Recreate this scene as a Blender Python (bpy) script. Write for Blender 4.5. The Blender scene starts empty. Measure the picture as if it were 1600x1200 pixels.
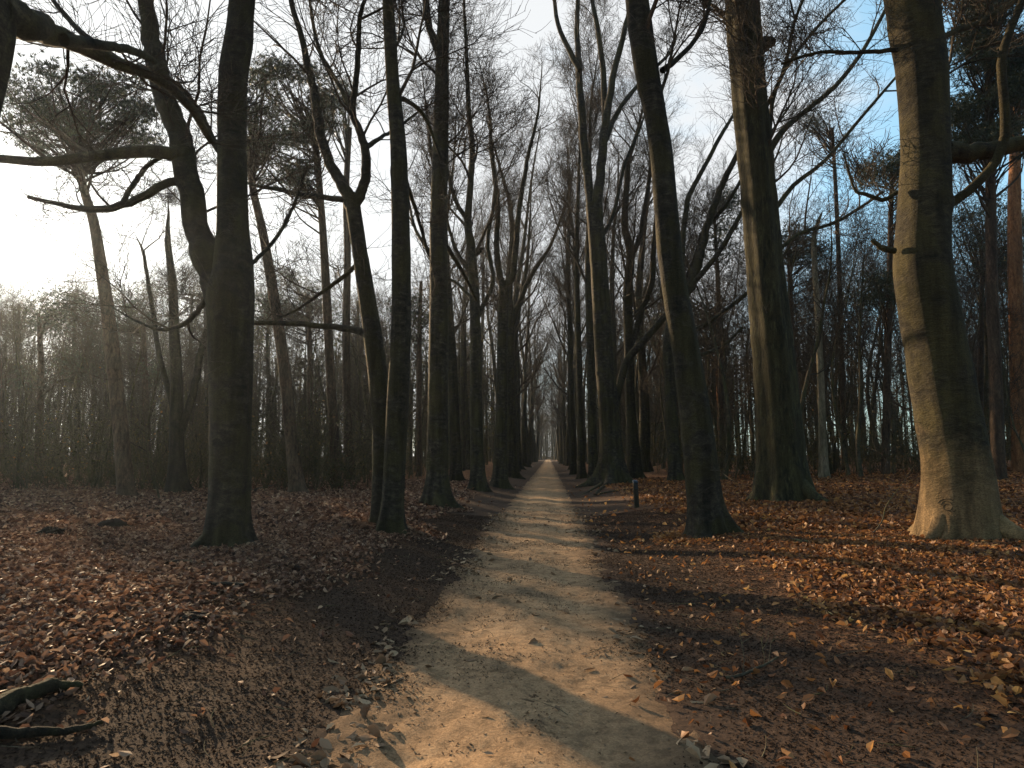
import bpy, math, random
import numpy as np
from mathutils import Vector

# ------------------------------------------------------------------ camera, sky, sun, exposure
SC = bpy.context.scene
W0, H0, FPX = 1600, 1200, 1000.0
YAW = math.atan(57 / FPX); PITCH = math.atan(112 / FPX); CAMZ = 1.6
cam_d = bpy.data.cameras.new('camera'); cam = bpy.data.objects.new('camera', cam_d)
SC.collection.objects.link(cam); SC.camera = cam
cam_d.sensor_width = 36; cam_d.lens = 36 * FPX / W0
cam_d.clip_start = 0.05; cam_d.clip_end = 3000
cam.location = (0, 0, CAMZ); cam.rotation_euler = (math.pi / 2 + PITCH, 0, YAW)
_F = np.array([-math.sin(YAW) * math.cos(PITCH), math.cos(YAW) * math.cos(PITCH), math.sin(PITCH)])
_R = np.array([math.cos(YAW), math.sin(YAW), 0.0]); _U = np.cross(_R, _F)
_FH = np.array([-math.sin(YAW), math.cos(YAW), 0.0]); CAM = np.array([0, 0, CAMZ])
def ray(x, y): return _F + _R * (x - 800) / FPX - _U * (y - 600) / FPX

sd = ray(18, 345); sd = sd / np.linalg.norm(sd)
SUN_EL = math.asin(sd[2]); SUN_AZ = math.atan2(sd[0], sd[1])       # azimuth from +Y towards +X
sun_d = bpy.data.lights.new('sun', 'SUN'); sun_d.energy = 5.0; sun_d.angle = math.radians(0.6); sun_d.color = (1.0, 0.72, 0.43)
sun = bpy.data.objects.new('sun', sun_d); SC.collection.objects.link(sun)
sun.rotation_euler = Vector(sd).to_track_quat('Z', 'Y').to_euler()
SC.view_settings.view_transform = 'Standard'; SC.view_settings.look = 'None'
SC.view_settings.exposure = 1.15; SC.view_settings.gamma = 1.0
SC.render.engine = 'CYCLES'
SC.cycles.use_denoising = True
SC.cycles.max_bounces = 5; SC.cycles.diffuse_bounces = 2; SC.cycles.glossy_bounces = 1
SC.cycles.transmission_bounces = 2; SC.cycles.volume_bounces = 0; SC.cycles.transparent_max_bounces = 4
SC.cycles.use_adaptive_sampling = False

def make_world():
    w = bpy.data.worlds.new('World'); SC.world = w; w.use_nodes = True
    nt = w.node_tree; N = nt.nodes; L = nt.links; N.clear()
    out = N.new('ShaderNodeOutputWorld'); bg = N.new('ShaderNodeBackground'); bg.inputs['Strength'].default_value = 0.08
    sky = N.new('ShaderNodeTexSky'); sky.sky_type = 'NISHITA'; sky.sun_disc = False
    sky.sun_elevation = SUN_EL; sky.sun_rotation = SUN_AZ
    sky.air_density = 1.0; sky.dust_density = 1.2; sky.ozone_density = 1.0
    tc = N.new('ShaderNodeTexCoord'); mp = N.new('ShaderNodeMapping'); mp.inputs['Scale'].default_value = (1.0, 1.0, 2.0)
    no = N.new('ShaderNodeTexNoise'); no.inputs['Scale'].default_value = 2.3; no.inputs['Detail'].default_value = 7; no.inputs['Roughness'].default_value = 0.55
    # cloud cover thickens towards the sun's side of the sky
    dot = N.new('ShaderNodeVectorMath'); dot.operation = 'DOT_PRODUCT'; dot.inputs[1].default_value = tuple(sd)
    mr = N.new('ShaderNodeMapRange'); mr.inputs['From Min'].default_value = 0.35; mr.inputs['From Max'].default_value = 0.9
    mr.inputs['To Min'].default_value = -0.03; mr.inputs['To Max'].default_value = 0.28
    add = N.new('ShaderNodeMath'); add.operation = 'ADD'
    ramp = N.new('ShaderNodeMapRange'); ramp.interpolation_type = 'SMOOTHSTEP'
    ramp.inputs['From Min'].default_value = 0.44; ramp.inputs['From Max'].default_value = 0.68
    ramp.inputs['To Max'].default_value = 0.93
    lum = N.new('ShaderNodeRGBToBW'); mul = N.new('ShaderNodeMath'); mul.operation = 'MULTIPLY_ADD'
    mul.inputs[1].default_value = 0.18; mul.inputs[2].default_value = 4.9
    comb = N.new('ShaderNodeCombineColor')
    mix = N.new('ShaderNodeMix'); mix.data_type = 'RGBA'
    L.new(tc.outputs['Generated'], mp.inputs[0]); L.new(mp.outputs[0], no.inputs['Vector'])
    L.new(tc.outputs['Generated'], dot.inputs[0]); L.new(dot.outputs['Value'], mr.inputs[0])
    L.new(no.outputs['Fac'], add.inputs[0]); L.new(mr.outputs[0], add.inputs[1]); L.new(add.outputs[0], ramp.inputs[0])
    L.new(sky.outputs[0], lum.inputs[0]); L.new(lum.outputs[0], mul.inputs[0])
    for k in range(3): L.new(mul.outputs[0], comb.inputs[k])
    mul.use_clamp = False
    tint = N.new('ShaderNodeVectorMath'); tint.operation = 'MULTIPLY_ADD'; tint.inputs[1].default_value = (0.75, 1.02, 1.1); tint.inputs[2].default_value = (1.4, 2.2, 2.5)
    L.new(sky.outputs[0], tint.inputs[0])
    L.new(ramp.outputs[0], mix.inputs['Factor']); L.new(tint.outputs[0], mix.inputs['A']); L.new(comb.outputs[0], mix.inputs['B'])
    far = N.new('ShaderNodeMapRange'); far.inputs['From Min'].default_value = -0.5; far.inputs['From Max'].default_value = 0.2; far.inputs['To Min'].default_value = 0.4; far.inputs['To Max'].default_value = 1.0
    L.new(dot.outputs['Value'], far.inputs[0]); dim = N.new('ShaderNodeVectorMath'); dim.operation = 'SCALE'
    L.new(mix.outputs['Result'], dim.inputs[0]); L.new(far.outputs[0], dim.inputs['Scale']); L.new(dim.outputs[0], bg.inputs['Color']); L.new(bg.outputs[0], out.inputs[0])
make_world()

# ------------------------------------------------------------------ helpers
rng = np.random.default_rng(7)
def vnoise(x, y, s, seed=0):
    x = np.asarray(x, float) / s; y = np.asarray(y, float) / s
    xi = np.floor(x).astype(np.int64); yi = np.floor(y).astype(np.int64); fx = x - xi; fy = y - yi
    fx = fx * fx * (3 - 2 * fx); fy = fy * fy * (3 - 2 * fy)
    def h(a, b):
        n = (a * 374761393 + b * 668265263 + seed * 2147483647 + 12345) & 0xffffffff
        n = ((n ^ (n >> 13)) * 1274126177) & 0xffffffff
        return ((n ^ (n >> 16)) & 0xffff) / 65535.0
    return (h(xi, yi) * (1 - fx) + h(xi + 1, yi) * fx) * (1 - fy) + (h(xi, yi + 1) * (1 - fx) + h(xi + 1, yi + 1) * fx) * fy
def fbm(x, y, s, o=3, seed=0):
    t = 0; a = 1; n = 0
    for k in range(o):
        t = t + a * (vnoise(x, y, s / 2 ** k, seed + k * 17) - 0.5); n += a; a *= 0.5
    return t / n
def sstep(a, b, x):
    t = np.clip((x - a) / (b - a), 0, 1); return t * t * (3 - 2 * t)
UC = -0.25
def ground_z(x, y):
    x = np.asarray(x, float); y = np.asarray(y, float)
    u = x - UC; a = np.abs(u) + 0.22 * fbm(x, y, 2.6, 2, 3) + 0.16 * fbm(x, y, .5, 2, 4)
    out = sstep(0.8, 1.6, a)
    z = 0.24 * sstep(0.95, 3.7, a) - 0.05 * (1 - sstep(0.75, 1.1, a))
    z = z + 0.034 * np.clip(u - 4, 0, 34) + 0.006 * np.clip(-u - 12, 0, 60)
    z = z + out * (0.10 * fbm(x, y, 3.0, 2, 5) + 0.03 * fbm(x, y, 0.6, 2, 9))
    return z
_rf = random.Random(77)
FEET = [(UC + _rf.gauss(0, .42), 2.2 + 13 * _rf.random() ** 1.2, _rf.uniform(.04, .065), _rf.uniform(.006, .014)) for _ in range(90)]
def path_z(x, y):
    u = np.asarray(x, float) - UC; a = np.abs(u)
    z = 0.0 - 0.022 * (np.exp(-((a - 0.5) / 0.2) ** 2)) + 0.012 * np.exp(-(u / 0.2) ** 2)
    z = z + 0.035 * fbm(x, y, 0.9, 2, 21) + 0.04 * fbm(x, y, 0.24, 3, 23) * (0.45 + 1.3 * sstep(0.35, 1.0, a)) + 0.012 * fbm(x, y, 0.09, 2, 27)
    for fx, fy, fr, fd in FEET: z = z - fd * np.exp(-(((x - fx) / fr) ** 2 + ((y - fy) / (fr * 1.9)) ** 2) ** 2)
    return z - 0.13 * sstep(1.0, 1.6, a)
def top_z(x, y): return np.maximum(ground_z(x, y), path_z(x, y))
def hit(x, y):
    r = ray(x, y); t = 0.5
    lo = None
    while t < 400:
        p = CAM + r * t
        if p[2] < top_z(p[0], p[1]): break
        t *= 1.01
    a, b = t / 1.01, t
    for _ in range(12):
        m = (a + b) / 2; p = CAM + r * m
        if p[2] < top_z(p[0], p[1]): b = m
        else: a = m
    return CAM + r * a
def depth_of(p): return float(np.dot(p - CAM, _FH))
def at(x, y, D):
    r = ray(x, y); s = D / float(np.dot(r, _FH)); return CAM + r * s, s

col = SC.collection
def mesh_obj(name, V, Fq, m, parent=None, tri=None, smooth=True, attrs=None, loc=None):
    me = bpy.data.meshes.new(name)
    V = np.asarray(V, np.float32); nq = 0 if Fq is None else len(Fq); nt = 0 if tri is None else len(tri)
    me.vertices.add(len(V)); me.vertices.foreach_set('co', V.ravel())
    idx = np.concatenate([np.asarray(Fq, np.int32).ravel() if nq else np.zeros(0, np.int32), np.asarray(tri, np.int32).ravel() if nt else np.zeros(0, np.int32)])
    me.loops.add(len(idx)); me.loops.foreach_set('vertex_index', idx)
    me.polygons.add(nq + nt)
    st = np.concatenate([np.arange(nq) * 4, nq * 4 + np.arange(nt) * 3]).astype(np.int32)
    me.polygons.foreach_set('loop_start', st)
    me.polygons.foreach_set('use_smooth', np.full(nq + nt, smooth))
    if attrs:
        for k, a in attrs.items():
            at_ = me.attributes.new(k, 'FLOAT', 'POINT'); at_.data.foreach_set('value', np.asarray(a, np.float32))
    me.update(); me.validate()
    me.materials.append(m)
    o = bpy.data.objects.new(name, me); col.objects.link(o)
    if parent is not None: o.parent = parent
    if loc is not None: o.location = loc
    return o
def tag(o, label=None, cat=None, group=None, kind=None):
    if label: o['label'] = label
    if cat: o['category'] = cat
    if group: o['group'] = group
    if kind: o['kind'] = kind
    return o
def empty(name, loc):
    o = bpy.data.objects.new(name, None); o.empty_display_size = 0.3; col.objects.link(o); o.location = tuple(float(c) for c in loc); return o
def copy_tree(root, loc, rz=0, sc=1.0):
    r = root.copy(); col.objects.link(r); r.location = tuple(float(c) for c in loc); r.rotation_euler = (0, 0, rz); r.scale = (sc, sc, sc)
    for ch in list(root.children):
        c = ch.copy(); col.objects.link(c); c.parent = r
    return r
def tubes(polys, sides_of):
    """polys: list of (pts Nx3, radii N). returns V, Q"""
    groups = {}
    for p, r in polys: groups.setdefault((len(p), sides_of(r[0])), []).append((p, r))
    Vs, Qs, off = [], [], 0
    for (n, s), lst in groups.items():
        P = np.array([a for a, _ in lst], float); Rr = np.array([b for _, b in lst], float); B = len(lst)
        T = np.gradient(P, axis=1); T /= np.linalg.norm(T, axis=2, keepdims=True) + 1e-9
        main = P[:, -1] - P[:, 0]; main /= np.linalg.norm(main, axis=1, keepdims=True) + 1e-9
        ref = np.where(np.abs(main[:, 2:3]) > 0.8, np.array([[1.0, 0.2, 0]]), np.array([[0.05, 0.1, 1.0]]))
        n1 = np.cross(T, ref[:, None, :]); n1 /= np.linalg.norm(n1, axis=2, keepdims=True) + 1e-9
        n2 = np.cross(T, n1)
        th = np.arange(s) * 2 * math.pi / s
        V = P[:, :, None, :] + Rr[:, :, None, None] * (n1[:, :, None, :] * np.cos(th)[None, None, :, None] + n2[:, :, None, :] * np.sin(th)[None, None, :, None])
        Vs.append(V.reshape(-1, 3))
        i = np.arange(n - 1)[:, None]; j = np.arange(s)[None, :]
        q = np.stack([i * s + j, (i + 1) * s + j, (i + 1) * s + (j + 1) % s, i * s + (j + 1) % s], -1).reshape(-1, 4)
        Q = (q[None] + (np.arange(B) * n * s)[:, None, None]).reshape(-1, 4) + off
        Qs.append(Q); off += B * n * s
    return np.concatenate(Vs), np.concatenate(Qs)

# ------------------------------------------------------------------ materials
def new_mat(name):
    m = bpy.data.materials.new(name); m.use_nodes = True; nt = m.node_tree
    b = nt.nodes['Principled BSDF']; return m, nt, nt.nodes, nt.links, b
def ramp_node(N, stops):
    r = N.new('ShaderNodeValToRGB'); e = r.color_ramp.elements
    while len(e) < len(stops): e.new(0.5)
    for k, (p, c) in enumerate(stops): e[k].position = p; e[k].color = (*c, 1)
    return r
def noise(N, L, vec, scale, detail=5, rough=0.6, dist=0.0):
    n = N.new('ShaderNodeTexNoise'); n.inputs['Scale'].default_value = scale; n.inputs['Detail'].default_value = detail
    n.inputs['Roughness'].default_value = rough; n.inputs['Distortion'].default_value = dist
    L.new(vec, n.inputs['Vector']); return n
def bark(name, cols, moss, moss_amt, vscale=(1, 1, 1), nscale=6, bump=0.5, dist=0.02, rough=0.9, foot=None):
    m, nt, N, L, b = new_mat(name)
    tc = N.new('ShaderNodeTexCoord'); mp = N.new('ShaderNodeMapping'); mp.inputs['Scale'].default_value = vscale
    L.new(tc.outputs['Object'], mp.inputs[0])
    n1 = noise(N, L, mp.outputs[0], nscale, 8, 0.65, 0.3); n2 = noise(N, L, tc.outputs['Object'], 1.7, 4, 0.6)
    r = ramp_node(N, cols); L.new(n1.outputs['Fac'], r.inputs[0])
    r2 = N.new('ShaderNodeMapRange'); r2.inputs['From Min'].default_value = 0.44; r2.inputs['From Max'].default_value = 0.56; r2.inputs['To Max'].default_value = moss_amt
    L.new(n2.outputs['Fac'], r2.inputs[0])
    mx = N.new('ShaderNodeMix'); mx.data_type = 'RGBA'; mx.inputs['B'].default_value = (*moss, 1)
    L.new(r2.outputs[0], mx.inputs['Factor']); L.new(r.outputs[0], mx.inputs['A']); L.new(mx.outputs['Result'], b.inputs['Base Color'])
    if foot:  # sunlight on the trunk foot, painted in as paler colour near the ground
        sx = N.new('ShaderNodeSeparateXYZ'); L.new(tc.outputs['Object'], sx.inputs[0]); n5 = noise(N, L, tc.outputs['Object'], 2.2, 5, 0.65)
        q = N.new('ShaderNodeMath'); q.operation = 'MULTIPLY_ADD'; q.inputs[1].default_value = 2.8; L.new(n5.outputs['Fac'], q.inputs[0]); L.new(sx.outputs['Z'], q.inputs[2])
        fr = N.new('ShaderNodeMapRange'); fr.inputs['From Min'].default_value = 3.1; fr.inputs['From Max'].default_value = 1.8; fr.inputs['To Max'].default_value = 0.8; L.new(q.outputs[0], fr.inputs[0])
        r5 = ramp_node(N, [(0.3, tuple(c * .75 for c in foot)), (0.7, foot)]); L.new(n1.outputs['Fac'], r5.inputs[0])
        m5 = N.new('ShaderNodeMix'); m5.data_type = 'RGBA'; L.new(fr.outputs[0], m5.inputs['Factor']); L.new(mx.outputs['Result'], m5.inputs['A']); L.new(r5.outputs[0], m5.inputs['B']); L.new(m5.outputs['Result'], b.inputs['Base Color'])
    n3 = noise(N, L, mp.outputs[0], nscale * 4, 8, 0.8)
    ad = N.new('ShaderNodeMath'); ad.operation = 'MULTIPLY_ADD'; ad.inputs[1].default_value = 0.5
    L.new(n3.outputs['Fac'], ad.inputs[0]); L.new(n1.outputs['Fac'], ad.inputs[2])
    # rain streaks, blotches and a tone of each tree's own
    ms = N.new('ShaderNodeMapping'); ms.inputs['Scale'].default_value = (3.2, 3.2, 0.4); L.new(tc.outputs['Object'], ms.inputs[0]); n6 = noise(N, L, ms.outputs[0], 1.6, 6, 0.65)
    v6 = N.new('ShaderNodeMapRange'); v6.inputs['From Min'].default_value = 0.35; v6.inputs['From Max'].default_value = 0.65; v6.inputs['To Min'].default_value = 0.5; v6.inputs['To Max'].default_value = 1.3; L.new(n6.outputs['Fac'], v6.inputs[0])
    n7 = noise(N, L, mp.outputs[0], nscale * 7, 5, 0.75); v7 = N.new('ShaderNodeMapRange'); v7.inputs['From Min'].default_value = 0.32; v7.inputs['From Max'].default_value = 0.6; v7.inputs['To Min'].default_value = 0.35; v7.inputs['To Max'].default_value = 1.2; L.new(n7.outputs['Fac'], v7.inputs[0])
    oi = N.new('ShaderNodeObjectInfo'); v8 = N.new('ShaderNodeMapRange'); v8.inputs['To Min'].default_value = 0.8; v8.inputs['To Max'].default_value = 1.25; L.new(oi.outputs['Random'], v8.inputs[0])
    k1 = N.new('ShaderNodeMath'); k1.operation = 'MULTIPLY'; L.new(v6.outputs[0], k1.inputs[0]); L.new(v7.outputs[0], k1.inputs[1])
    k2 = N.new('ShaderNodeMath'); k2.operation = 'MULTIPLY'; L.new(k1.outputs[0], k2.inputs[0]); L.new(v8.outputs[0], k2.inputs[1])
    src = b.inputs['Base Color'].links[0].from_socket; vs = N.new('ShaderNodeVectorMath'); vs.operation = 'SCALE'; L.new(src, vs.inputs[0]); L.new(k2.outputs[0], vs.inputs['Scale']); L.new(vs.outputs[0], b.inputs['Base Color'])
    bp = N.new('ShaderNodeBump'); bp.inputs['Strength'].default_value = bump; bp.inputs['Distance'].default_value = dist
    L.new(ad.outputs[0], bp.inputs['Height']); L.new(bp.outputs[0], b.inputs['Normal'])
    b.inputs['Roughness'].default_value = rough; b.inputs['Specular IOR Level'].default_value = 0.25
    return m
M = {}
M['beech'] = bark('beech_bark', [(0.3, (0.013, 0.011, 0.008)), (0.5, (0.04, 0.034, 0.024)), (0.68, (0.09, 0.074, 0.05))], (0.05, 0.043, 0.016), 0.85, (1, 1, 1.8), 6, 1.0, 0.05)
M['beech_painted_sun'] = bark('pale_beech_bark', [(0.3, (0.018, 0.015, 0.009)), (0.5, (0.046, 0.037, 0.02)), (0.7, (0.09, 0.072, 0.038))], (0.07, 0.056, 0.02), 0.85, (1, 1, 2.4), 6, 1.0, 0.05, foot=(0.33, 0.215, 0.105))
M['furrowed'] = bark('furrowed_bark', [(0.3, (0.01, 0.009, 0.006)), (0.5, (0.045, 0.04, 0.02)), (0.68, (0.11, 0.1, 0.04))], (0.062, 0.052, 0.02), 0.8, (3.5, 3.5, 0.7), 4, 0.9, 0.03)
M['dark'] = bark('dark_bark', [(0.3, (0.015, 0.013, 0.01)), (0.6, (0.042, 0.035, 0.025))], (0.036, 0.034, 0.015), 0.6, (1, 1, 1), 5, 0.4, 0.01)
M['pine_bark'] = bark('pine_bark', [(0.3, (0.03, 0.018, 0.012)), (0.5, (0.085, 0.053, 0.034)), (0.7, (0.15, 0.092, 0.056))], (0.08, 0.06, 0.04), 0.5, (3, 3, 1.2), 5, 0.8, 0.02)
M['orange_bark'] = bark('orange_pine_bark', [(0.3, (0.12, 0.05, 0.022)), (0.5, (0.32, 0.14, 0.06)), (0.7, (0.42, 0.22, 0.1))], (0.2, 0.1, 0.05), 0.5, (3, 3, 1.2), 5, 0.8, 0.02)
M['dead'] = bark('dead_wood', [(0.3, (0.12, 0.09, 0.06)), (0.6, (0.3, 0.24, 0.16))], (0.1, 0.1, 0.04), 0.3, (4, 4, 1), 5, 0.5, 0.01)
M['thin'] = bark('thin_bark', [(0.3, (0.04, 0.032, 0.022)), (0.6, (0.12, 0.095, 0.06))], (0.07, 0.07, 0.025), 0.7, (1, 1, 1), 5, 0.3, 0.01)
M['twig'] = bark('twig_bark', [(0.3, (0.035, 0.026, 0.018)), (0.6, (0.08, 0.06, 0.042))], (0.06, 0.05, 0.03), 0.3, (1, 1, 1), 5, 0.1, 0.003)
M['root'] = bark('root_bark', [(0.35, (0.012, 0.010, 0.007)), (0.65, (0.07, 0.055, 0.032))], (0.05, 0.05, 0.015), 0.8, (2, 2, 2), 9, 1.0, 0.04)
def leafmat(name, stops, rough=0.5, trans=0.25, spec=0.5):
    m, nt, N, L, b = new_mat(name)
    a = N.new('ShaderNodeAttribute'); a.attribute_name = 'tint'
    r = ramp_node(N, stops); L.new(a.outputs['Fac'], r.inputs[0]); L.new(r.outputs[0], b.inputs['Base Color'])
    b.inputs['Roughness'].default_value = rough; b.inputs['Specular IOR Level'].default_value = spec
    if trans > 0:
        t = N.new('ShaderNodeBsdfTranslucent'); mx = N.new('ShaderNodeMixShader'); mx.inputs[0].default_value = trans
        L.new(r.outputs[0], t.inputs[0]); L.new(b.outputs[0], mx.inputs[1]); L.new(t.outputs[0], mx.inputs[2]); L.new(mx.outputs[0], N['Material Output'].inputs[0])
    return m
M['litter'] = leafmat('fallen_leaf', [(0, (0.03, 0.013, 0.007)), (0.3, (0.12, 0.05, 0.022)), (0.6, (0.30, 0.135, 0.05)), (0.85, (0.52, 0.27, 0.09)), (1, (0.68, 0.44, 0.16))], 0.55, 0.32, 0.35)
M['litter_pale'] = leafmat('faded_leaf', [(0, (0.03, 0.016, 0.011)), (0.3, (0.12, 0.06, 0.038)), (0.6, (0.26, 0.15, 0.095)), (0.85, (0.42, 0.28, 0.19)), (1, (0.6, 0.45, 0.3))], 0.6, 0.3, 0.3)  # less saturated leaf colours, used left of the path
M['sandleaf'] = leafmat('sandy_leaf', [(0, (0.12, 0.075, 0.045)), (0.6, (0.3, 0.2, 0.125)), (1, (0.48, 0.34, 0.21))], 0.8, 0.05, 0.2)
M['crumb'] = leafmat('leaf_crumb', [(0, (0.024, 0.016, 0.012)), (0.5, (0.056, 0.036, 0.025)), (0.9, (0.12, 0.075, 0.048)), (1, (0.22, 0.14, 0.08))], 0.85, 0.15, 0.08)
M['needle'] = leafmat('pine_needle', [(0, (0.016, 0.024, 0.012)), (0.6, (0.04, 0.052, 0.022)), (1, (0.085, 0.085, 0.03))], 0.5, 0.2, 0.4)
M['drytuft'] = leafmat('brown_leaf', [(0, (0.02, 0.024, 0.009)), (0.5, (0.065, 0.062, 0.02)), (0.9, (0.13, 0.10, 0.03)), (1, (0.22, 0.11, 0.035))], 0.6, 0.4, 0.3)

def ground_mat():
    m, nt, N, L, b = new_mat('forest_floor')
    tc = N.new('ShaderNodeTexCoord'); v = tc.outputs['Object']
    sp = N.new('ShaderNodeSeparateXYZ'); L.new(v, sp.inputs[0])
    n0 = noise(N, L, v, 0.5, 4); n1 = noise(N, L, v, 22, 8, 0.75)
    # leaf carpet weight grows with the distance from the path axis
    su = N.new('ShaderNodeMath'); su.operation = 'SUBTRACT'; su.inputs[1].default_value = UC; L.new(sp.outputs['X'], su.inputs[0])
    ab = N.new('ShaderNodeMath'); ab.operation = 'ABSOLUTE'; L.new(su.outputs[0], ab.inputs[0])
    ma = N.new('ShaderNodeMath'); ma.operation = 'MULTIPLY_ADD'; ma.inputs[1].default_value = 3.0; L.new(n0.outputs['Fac'], ma.inputs[0]); L.new(ab.outputs[0], ma.inputs[2])
    mr = N.new('ShaderNodeMapRange'); mr.inputs['From Min'].default_value = 3.6; mr.inputs['From Max'].default_value = 5.4; L.new(ma.outputs[0], mr.inputs[0])
    soil = ramp_node(N, [(0.3, (0.024, 0.016, 0.012)), (0.5, (0.058, 0.037, 0.026)), (0.72, (0.11, 0.07, 0.047))]); L.new(n1.outputs['Fac'], soil.inputs[0])
    vo = N.new('ShaderNodeTexVoronoi'); vo.inputs['Scale'].default_value = 15; 
    wn = N.new('ShaderNodeMapping'); wn.inputs['Scale'].default_value = (1, 1.5, 1); nd = noise(N, L, v, 9, 2)
    mxv = N.new('ShaderNodeVectorMath'); mxv.operation = 'MULTIPLY_ADD'; mxv.inputs[1].default_value = (0.15, 0.15, 0.15)
    L.new(nd.outputs['Color'], mxv.inputs[0]); L.new(v, mxv.inputs[2]); L.new(mxv.outputs[0], wn.inputs[0]); L.new(wn.outputs[0], vo.inputs['Vector'])
    sc = N.new('ShaderNodeSeparateColor'); L.new(vo.outputs['Color'], sc.inputs[0])
    leaf = ramp_node(N, [(0.0, (0.025, 0.013, 0.008)), (0.4, (0.10, 0.043, 0.022)), (0.8, (0.22, 0.10, 0.045)), (1.0, (0.38, 0.2, 0.09))]); L.new(sc.outputs[0], leaf.inputs[0])
    mx = N.new('ShaderNodeMix'); mx.data_type = 'RGBA'
    L.new(mr.outputs[0], mx.inputs['Factor']); L.new(soil.outputs[0], mx.inputs['A']); L.new(leaf.outputs[0], mx.inputs['B']); L.new(mx.outputs['Result'], b.inputs['Base Color'])
    bp = N.new('ShaderNodeBump'); bp.inputs['Strength'].default_value = 0.8; bp.inputs['Distance'].default_value = 0.014
    ad = N.new('ShaderNodeMath'); ad.operation = 'ADD'; L.new(n1.outputs['Fac'], ad.inputs[0]); L.new(sc.outputs[1], ad.inputs[1])
    L.new(ad.outputs[0], bp.inputs['Height']); L.new(bp.outputs[0], b.inputs['Normal'])
    b.inputs['Roughness'].default_value = 0.92; b.inputs['Specular IOR Level'].default_value = 0.1
    return m
def path_mat():
    m, nt, N, L, b = new_mat('sandy_path')
    tc = N.new('ShaderNodeTexCoord'); v = tc.outputs['Object']
    n0 = noise(N, L, v, 1.1, 5, 0.65); n1 = noise(N, L, v, 60, 6, 0.8); n2 = noise(N, L, v, 9, 6, 0.7)
    r0 = ramp_node(N, [(0.3, (0.26, 0.175, 0.105)), (0.5, (0.46, 0.29, 0.16)), (0.7, (0.57, 0.37, 0.21))]); L.new(n0.outputs['Fac'], r0.inputs[0])
    r1 = N.new('ShaderNodeMapRange'); r1.inputs['From Min'].default_value = 0.3; r1.inputs['From Max'].default_value = 0.62; r1.inputs['To Min'].default_value = 0.45; r1.inputs['To Max'].default_value = 1.12
    L.new(n1.outputs['Fac'], r1.inputs[0])
    r2 = N.new('ShaderNodeMapRange'); r2.inputs['From Min'].default_value = 0.35; r2.inputs['From Max'].default_value = 0.55; r2.inputs['To Min'].default_value = 0.6; r2.inputs['To Max'].default_value = 1.05
    L.new(n2.outputs['Fac'], r2.inputs[0])
    mm = N.new('ShaderNodeMath'); mm.operation = 'MULTIPLY'; L.new(r1.outputs[0], mm.inputs[0]); L.new(r2.outputs[0], mm.inputs[1])
    vm = N.new('ShaderNodeVectorMath'); vm.operation = 'SCALE'; L.new(r0.outputs[0], vm.inputs[0]); L.new(mm.outputs[0], vm.inputs['Scale'])
    # the margins are mixed with leaf mould
    sp = N.new('ShaderNodeSeparateXYZ'); L.new(v, sp.inputs[0])
    su = N.new('ShaderNodeMath'); su.operation = 'SUBTRACT'; su.inputs[1].default_value = UC; L.new(sp.outputs['X'], su.inputs[0])
    ab = N.new('ShaderNodeMath'); ab.operation = 'ABSOLUTE'; L.new(su.outputs[0], ab.inputs[0])
    n4 = noise(N, L, v, 2.6, 6, 0.7)
    ma = N.new('ShaderNodeMath'); ma.operation = 'MULTIPLY_ADD'; ma.inputs[1].default_value = 1.3; L.new(n4.outputs['Fac'], ma.inputs[0]); L.new(ab.outputs[0], ma.inputs[2])
    mr = N.new('ShaderNodeMapRange'); mr.inputs['From Min'].default_value = 1.2; mr.inputs['From Max'].default_value = 1.8; mr.inputs['To Max'].default_value = 0.88; L.new(ma.outputs[0], mr.inputs[0])
    mx = N.new('ShaderNodeMix'); mx.data_type = 'RGBA'; mx.inputs['B'].default_value = (0.085, 0.056, 0.037, 1)
    L.new(mr.outputs[0], mx.inputs['Factor']); L.new(vm.outputs[0], mx.inputs['A']); L.new(mx.outputs['Result'], b.inputs['Base Color'])
    bp = N.new('ShaderNodeBump'); bp.inputs['Strength'].default_value = 1.0; bp.inputs['Distance'].default_value = 0.03
    ad = N.new('ShaderNodeMath'); ad.operation = 'MULTIPLY_ADD'; ad.inputs[1].default_value = 0.6; L.new(n1.outputs['Fac'], ad.inputs[0]); L.new(n2.outputs['Fac'], ad.inputs[2])
    L.new(ad.outputs[0], bp.inputs['Height']); L.new(bp.outputs[0], b.inputs['Normal'])
    b.inputs['Roughness'].default_value = 0.95; b.inputs['Specular IOR Level'].default_value = 0.15
    return m

# ------------------------------------------------------------------ ground and path
def graded(a, b, step, far, g=1.07):
    mid = list(np.arange(a, b, step)); s = step; x = mid[-1]; up = []
    while x < far: s *= g; x += s; up.append(x)
    return mid, up
def grid_obj(name, xs, ys, zf, m):
    X, Y = np.meshgrid(xs, ys); Z = zf(X, Y); V = np.stack([X, Y, Z], -1).reshape(-1, 3)
    nx = len(xs); ny = len(ys); i = np.arange(ny - 1)[:, None]; j = np.arange(nx - 1)[None]
    Q = np.stack([i * nx + j, i * nx + j + 1, (i + 1) * nx + j + 1, (i + 1) * nx + j], -1).reshape(-1, 4)
    return mesh_obj(name, V, Q, m)
mid, up = graded(-6, 6, 0.05, 900)
xs = np.array([-v for v in reversed(up)] + mid + up)
midy, upy = graded(-4, 14, 0.06, 1200)
ys = np.array([-900, -300, -100, -40, -15, -7] + midy + upy)
tag(grid_obj('ground', xs, ys, ground_z, ground_mat()), 'forest floor of dark leaf mould and fallen leaves', kind='structure')
midy, upy = graded(-3, 13, 0.04, 330, 1.03)
tag(grid_obj('path', np.arange(-1.75, 1.36, 0.035), np.array(midy + upy), path_z, path_mat()), 'straight sandy path running between the tree rows', kind='structure')

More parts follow.
